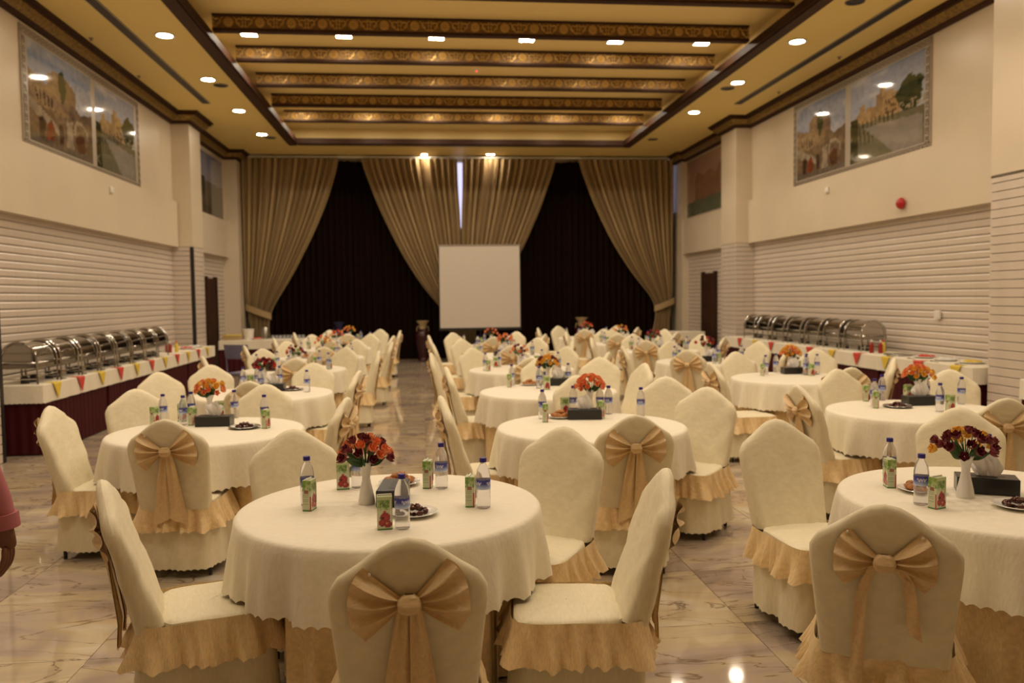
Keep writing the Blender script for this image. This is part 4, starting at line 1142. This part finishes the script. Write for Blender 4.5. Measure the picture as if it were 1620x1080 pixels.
buffet(-4.55, -2.65, 19.0, 19.7, '-y', 0, 'across the far left corner'); buffet(5.75, 6.75, 19.3, 20.0, '-y', 0, 'across the far right corner')
buffet(6.0, 6.5, 6.9, 7.75, '-x', 0, 'at the right pillar nearest the camera')

def make_chafer():
    e = empty('chafing_dish'); ly, hx = .245, .185
    m = MB()
    m.box(-hx, hx, -ly, ly, .17, .235, .012); m.build('water_pan', 'steel', e)
    MB().box(-hx - .012, hx + .012, -ly - .012, ly + .012, .232, .248, .006).build('rim', 'chrome', e)
    m = MB()
    prof = [(.186 * cos(a), .252 + .205 * sin(a)) for a in [PI * i / 20 for i in range(21)]]
    m.prism(prof, -ly + .012, ly - .012); m.build('roll_lid', 'chrome', e)
    for s in (-1, 1):
        m = MB(); pts = [(hx + .012, s * (ly + .006), 0), (hx + .012, s * (ly + .006), .25)] + [((hx + .012) * cos(a), s * (ly + .006), .25 + .216 * sin(a)) for a in [PI * i / 18 for i in range(1, 18)]] + [(-hx - .012, s * (ly + .006), .25), (-hx - .012, s * (ly + .006), 0)]
        m.tube(pts, .013, 8); m.build('frame_arch', 'chrome', e)
        MB().lathe([(.0, .0), (.045, .0), (.045, .07), (.03, .075), (.03, .085), (0, .085)], 14, 0, s * .11).build('burner_can', 'blackm', e)
        MB().tube([(hx + .01, s * (ly + .006), .06), (-hx - .01, s * (ly + .006), .06)], .007, 6).build('cross_bar', 'chrome', e)
        MB().tube([(s * (hx + .012), -ly, .10), (s * (hx + .012), ly, .10)], .007, 6).build('side_bar', 'chrome', e)
    MB().tube([(.172, -.07, .33), (.215, -.07, .34), (.215, .07, .34), (.172, .07, .33)], .008, 8).build('lid_handle', 'chrome', e)
    return e
cf_ = make_chafer()
for k in range(8):
    use(cf_, USED, (-4.44, 9.84 + .60 * k, ZB), 0, 'roll top steel chafing dish on the left buffet, %s from the camera' % ORD[k], 'chafing dish', 'chafing dishes on the left buffet')
for k in range(7):
    use(cf_, USED, (6.78, 12.1 + .68 * k, ZB), PI, 'roll top steel chafing dish on the right buffet, %s from the camera' % ORD[k], 'chafing dish', 'chafing dishes on the right buffet')
# triangular napkins hanging over the buffet edge
def napkin(material):
    m = MB(); w = .105; z1 = .003
    pts = lambda y, x, z: (x, y, z)
    top = [(-.14, 0, z1), (.0, -w, z1), (.014, -w * .97, z1 - .001), (.014, w * .97, z1 - .001), (.0, w, z1)]
    dn = [(.022, -w * .93, -.012), (.022, w * .93, -.012), (.028, .004, -.17), (.028, -.004, -.17)]
    vs = top + dn; k = len(vs); vs = vs + [(x - .003, y, z - .0035) if i >= 5 else (x, y, z - .0025) for i, (x, y, z) in enumerate(vs)]
    fs = [(0, 1, 2, 3, 4), (2, 5, 6, 3), (5, 8, 7, 6)]
    m.add(vs, fs + [tuple(i + k for i in reversed(f)) for f in fs] + [(0, k, k + 1, 1), (1, k + 1, k + 2, 2), (2, k + 2, k + 5, 5), (5, k + 5, k + 8, 8), (8, k + 8, k + 7, 7), (7, k + 7, k + 6, 6), (6, k + 6, k + 3, 3), (3, k + 3, k + 4, 4), (4, k + 4, k, 0)])
    return m.mesh('napkin', material, False)
NP = {'red': napkin('flag_red'), 'yellow': napkin('flag_yellow')}
for k in range(11):
    y = 9.82 + .66 * k; c = ('yellow', 'red')[k % 2]; o = link('napkin', NP[c], None, (-4.15, y, ZB), 0)
    tag(o, '%s napkin folded over the left buffet edge, %s napkin from the camera' % (c, ORD[k] if k < 10 else 'farthest'), 'napkin', 'triangular napkins on the left buffet')
for k in range(10):
    y = 9.3 + .76 * k; c = ('yellow', 'red')[k % 2]; o = link('napkin', NP[c], None, (6.38, y, ZB), PI)
    tag(o, '%s napkin folded over the right buffet edge, %s napkin from the camera' % (c, ORD[k]), 'napkin', 'triangular napkins on the right buffet')
# sauces and odds and ends on the buffets
def sauce(x, y, c, label):
    e = empty('sauce_bottle', (x, y, ZB), 0, label, 'sauce bottle')
    MB().lathe([(0, .0), (.030, 0), (.032, .01), (.032, .12), (.024, .145), (.012, .155), (.011, .17)], 14).build('body', 'sauce_red' if c == 'red' else 'flag_yellow', e)
    MB().lathe([(.015, .165), (.015, .18), (.005, .20), (.001, .20)], 12).build('nozzle', 'white_plastic' if c == 'red' else 'flag_red', e)
for x, y, w in ((-4.42, 15.0, 'left'), (6.66, 11.45, 'right')):
    sauce(x, y, 'red', 'red sauce bottle beside the last chafing dish, %s buffet' % w); sauce(x + .09, y + .08, 'yellow', 'yellow sauce bottle with red nozzle, %s buffet' % w)
    sauce(x - .08, y + .1, 'red', 'red sauce bottle standing behind the yellow one, %s buffet' % w)
pl = P['plate']
for k, (x, y) in enumerate(((-4.24, 9.62 + .0), (-4.245, 11.05), (-4.245, 12.3))): 
    pass
def platter(x, y, label, fill):
    e = empty('platter', (x, y, ZB), 0, label, 'platter'); MB().lathe([(0, .004), (.11, 0), (.12, .004), (.165, .022), (.162, .026), (.118, .010), (0, .009)], 28, cap=False).build('dish', 'white', e)
    m = MB()
    for k in range(9): a = k * .7; r = .03 + .06 * (k % 3) / 2; m.ball((r * cos(a), r * sin(a), .025), (.035, .03, .02), 7, 5)
    m.build('food', fill, e)
platter(6.75, 9.55, 'white platter of yellow food, right buffet end nearest the camera', 'flag_yellow'); platter(6.72, 10.0, 'white platter of pale food on the right buffet', 'white'); platter(6.75, 10.5, 'white platter of red salad on the right buffet', 'flag_red')
platter(-4.4, 16.0, 'white platter of red salad on the left buffet', 'flag_red'); platter(-4.4, 16.5, 'white platter of pale food on the left buffet', 'white')
platter(-3.75, 19.3, 'white platter of red food on the far left corner table', 'flag_red')
e = empty('serving_tray', (6.72, 11.02, ZB), 0, 'flat steel serving tray on the right buffet', 'tray'); MB().box(-.15, .15, -.2, .2, 0, .018, .008).build('tray', 'steel', e); MB().box(-.12, .12, -.17, .17, .018, .022).build('liner', 'chrome', e)
spoon_m = MB(); spoon_m.tube([(0, -.11, .006), (0, .07, .008)], .004, 6); spoon_m.ball((0, .10, .007), (.022, .034, .006), 10, 6); SPM = spoon_m.mesh('serving_spoon', 'steel')
for k in range(6):
    o = link('serving_spoon', SPM, None, (-4.215, 10.15 + .6 * k, ZB), .15); tag(o, 'steel serving spoon lying before the left chafing dishes, %s from the camera' % ORD[k], 'spoon', 'serving spoons on the left buffet')
for k in range(4):
    o = link('serving_spoon', SPM, None, (6.46, 9.35 + .5 * k, ZB), -.2); tag(o, 'steel serving spoon near the right buffet edge, %s from the camera' % ORD[k], 'spoon', 'serving spoons on the right buffet')
gm = MB().lathe([(0, 0), (.03, 0), (.036, .09), (.034, .09), (.028, .006), (0, .006)], 12, cap=False).mesh('drinking_glass', 'pet')
for k in range(9):
    o = link('drinking_glass', gm, None, (-3.42 + .085 * k, 19.32, ZB)); tag(o, 'upright drinking glass in the row on the far corner table, %s from left' % ORD[k], 'glass', 'row of glasses in the far left corner')
e = empty('drinks_urn', (-3.62, 19.48, ZB), 0, 'steel drinks urn on the far left corner table', 'urn'); MB().lathe([(0, 0), (.09, 0), (.09, .03), (.085, .03), (.085, .25), (.06, .28), (0, .29)], 18).build('body', 'steel', e); MB().tube([(0, -.085, .06), (0, -.13, .06)], .010, 8).build('tap', 'chrome', e); MB().ball((0, 0, .30), (.016, .016, .016)).build('lid_knob', 'blackm', e)
e = empty('bread_box', (-4.3, 19.3, ZB), 0, 'pale yellow box on the far left corner table', 'box'); MB().box(-.2, .2, -.12, .12, 0, .10, .01).build('tub', 'drape', e); MB().box(-.205, .205, -.125, .125, .10, .115, .005).build('lid', 'flag_yellow', e)
e = empty('ice_bucket', (-3.98, 19.42, ZB), 0, 'pale round bucket before the left drape', 'bucket'); MB().lathe([(0, 0), (.10, 0), (.13, .24), (.125, .24), (.096, .01), (0, .01)], 20, cap=False).build('pail', 'white_plastic', e); MB().lathe([(.13, .225), (.136, .232), (.13, .24)], 20, cap=False).build('rim', 'white_plastic', e)
# blue-grey plastic chair near the left buffet
e = empty('plastic_chair', (-3.05, 14.4, 0), R(-20), 'blue grey plastic chair empty beside the left row', 'chair')
MB().box(-.21, .21, -.2, .2, .43, .46, .012).build('seat', 'blue', e)
MB().grid(lambda u, v: ((u - .5) * .44, -.22 - .05 * v + .05 * (2 * u - 1) ** 2, .70 + .24 * v), 12, 5).grid(lambda u, v: ((.5 - u) * .44, -.235 - .05 * v + .05 * (2 * u - 1) ** 2, .70 + .24 * v), 12, 5).build('backrest', 'blue', e)
for sx in (-1, 1):
    MB().tube([(sx * .19, .18, 0), (sx * .185, .17, .44)], .015, 8).build('leg', 'blue', e); MB().tube([(sx * .20, -.22, 0), (sx * .19, -.19, .45), (sx * .20, -.20, .93)], .015, 8).build('leg', 'blue', e)

# ------------------------------------------------------------------ person at the left edge
def skin(name, pts, edges, material, parent, lv=2):
    me = bpy.data.meshes.new(name); me.from_pydata([p[0] for p in pts], edges, []); me.materials.append(M[material])
    o = bpy.data.objects.new(name, me); COL.objects.link(o); o.parent = parent
    sk = o.modifiers.new('skin', 'SKIN'); sk.use_smooth_shade = True
    if not me.skin_vertices: 
        me.skin_vertices.new() if hasattr(me.skin_vertices, 'new') else None
    for i, p in enumerate(pts):
        r = p[1]; me.skin_vertices[0].data[i].radius = r if isinstance(r, tuple) else (r, r)
    me.skin_vertices[0].data[0].use_root = True
    ss = o.modifiers.new('sub', 'SUBSURF'); ss.levels = lv; ss.render_levels = lv
    return o
def with_skin(name, pts, edges, material, parent, lv=2):
    me = bpy.data.meshes.new(name); me.from_pydata([p[0] for p in pts], edges, []); me.materials.append(M[material])
    o = bpy.data.objects.new(name, me); COL.objects.link(o); o.parent = parent
    o.modifiers.new('skin', 'SKIN').use_smooth_shade = True
    for i, p in enumerate(pts):
        r = p[1]; sv = me.skin_vertices[0].data[i]; sv.radius = r if isinstance(r, tuple) else (r, r); sv.use_root = (i == 0)
    ss = o.modifiers.new('sub', 'SUBSURF'); ss.levels = lv; ss.render_levels = lv
    return o
pe = empty('person', (-1.92, 3.14, 0), 0, 'person in a pink shirt standing at the left edge, arm hanging down', 'person')
# body: legs, trunk, neck, head, arms and hands in one skinned figure (faces into the hall, +y)
pts = [((0, 0, .92), (.125, .09))]; ed = []
def chain(start, seq):
    k = start
    for p, r in seq: pts.append((p, r)); ed.append((k, len(pts) - 1)); k = len(pts) - 1
    return k
chest = chain(0, [((0, 0, 1.10), (.125, .085)), ((0, 0, 1.28), (.14, .095)), ((0, -.005, 1.40), (.12, .075))])
neck = chain(chest, [((0, .0, 1.49), .052), ((0, .015, 1.56), .058), ((0, .025, 1.64), (.072, .088)), ((0, .02, 1.71), (.06, .075))])
for s in (-1, 1):
    chain(0, [((s * .10, 0, .84), .085), ((s * .105, .015, .50), .058), ((s * .11, -.01, .28), .052), ((s * .11, -.02, .09), .038), ((s * .12, .06, .035), (.035, .03)), ((s * .125, .17, .025), (.038, .02))])
arm = {}
for s in (-1, 1):
    xs = .0 if s > 0 else .0
    w = [((s * .165, -.005, 1.40), .058), ((s * .215, 0, 1.34), .052), ((s * .285, 0, 1.27), .046), ((s * .335, -.01, 1.10), .042), ((s * .37, .015, .97), .036), ((s * .388, .02, .865), .027), ((s * .39, .025, .82), (.020, .032)), ((s * .388, .03, .775), (.019, .038))]
    arm[s] = chain(chest, w)
body = with_skin('body', pts, ed, 'skin', pe, 2)
for s in (-1, 1):                                # fingers and thumb, rooted in the palm
    for k, (dy, ln) in enumerate(((.034, .075), (.012, .083), (-.010, .078), (-.030, .062))):
        x = s * .388; f = [((x, .03 + dy * .8, .795), .0105), ((x, .03 + dy, .755), .010), ((x - s * .008, .03 + dy, .755 - ln * .42), .0092), ((x - s * .026, .03 + dy, .755 - ln * .78), .0085), ((x - s * .042, .03 + dy, .755 - ln * .98), .007)]
        with_skin('finger', f, [(i, i + 1) for i in range(4)], 'skin', body, 1)
    x = s * .386; f = [((x, .045, .815), .013), ((x - s * .012, .075, .785), .012), ((x - s * .022, .086, .755), .0105), ((x - s * .028, .084, .728), .008)]
    with_skin('thumb', f, [(i, i + 1) for i in range(3)], 'skin', body, 1)
# head details
MB().ball((0, .115, 1.60), (.014, .022, .020), 8, 6).build('nose', 'skin', body)
for s in (-1, 1):
    MB().ball((s * .033, .092, 1.635), (.014, .010, .009), 8, 6).build('eye', 'eye', body); MB().ball((s * .078, .01, 1.62), (.010, .022, .032), 8, 6).build('ear', 'skin', body)
MB().tube([(-.024, .098, 1.565), (0, .106, 1.563), (.024, .098, 1.565)], .006, 6).build('mouth', 'bell', body)
MB().grid(lambda u, v: (.092 * cos(2 * PI * u) * sin(v * 1.75), .0 + .108 * sin(2 * PI * u) * sin(v * 1.75) - .01 * v, 1.665 + .098 * cos(v * 1.75)), 22, 8, True).build('hair', 'hair', pe)
# clothes
sh = [((0, 0, .90), (.155, .112))]; se = []; keep = pts, ed; pts, ed = sh, se
c2 = chain(0, [((0, 0, 1.10), (.15, .105)), ((0, 0, 1.28), (.158, .112)), ((0, -.005, 1.40), (.132, .088)), ((0, 0, 1.475), .066)])
c2 -= 1
for s in (-1, 1): chain(c2, [((s * .165, -.005, 1.40), .072), ((s * .215, 0, 1.34), .062), ((s * .285, 0, 1.27), .055), ((s * .335, -.01, 1.10), .052), ((s * .37, .015, .97), .046), ((s * .388, .02, .885), .040)])
with_skin('shirt', sh, se, 'pink', pe, 2)
for s in (-1, 1): MB().tube([(s * .383, .017, .915), (s * .389, .02, .862)], [.050, .049], 16).build('cuff', 'pink', pe)
tr = [((0, 0, .95), (.145, .105))]; te = []; pts, ed = tr, te
for s in (-1, 1): chain(0, [((s * .10, 0, .84), .102), ((s * .105, .015, .50), .078), ((s * .11, -.01, .28), .072), ((s * .11, -.02, .08), .064)])
with_skin('trousers', tr, te, 'trouser', pe, 2)
for s in (-1, 1): MB().ball((s * .122, .075, .04), (.05, .14, .04), 14, 8).build('shoe', 'black', pe)
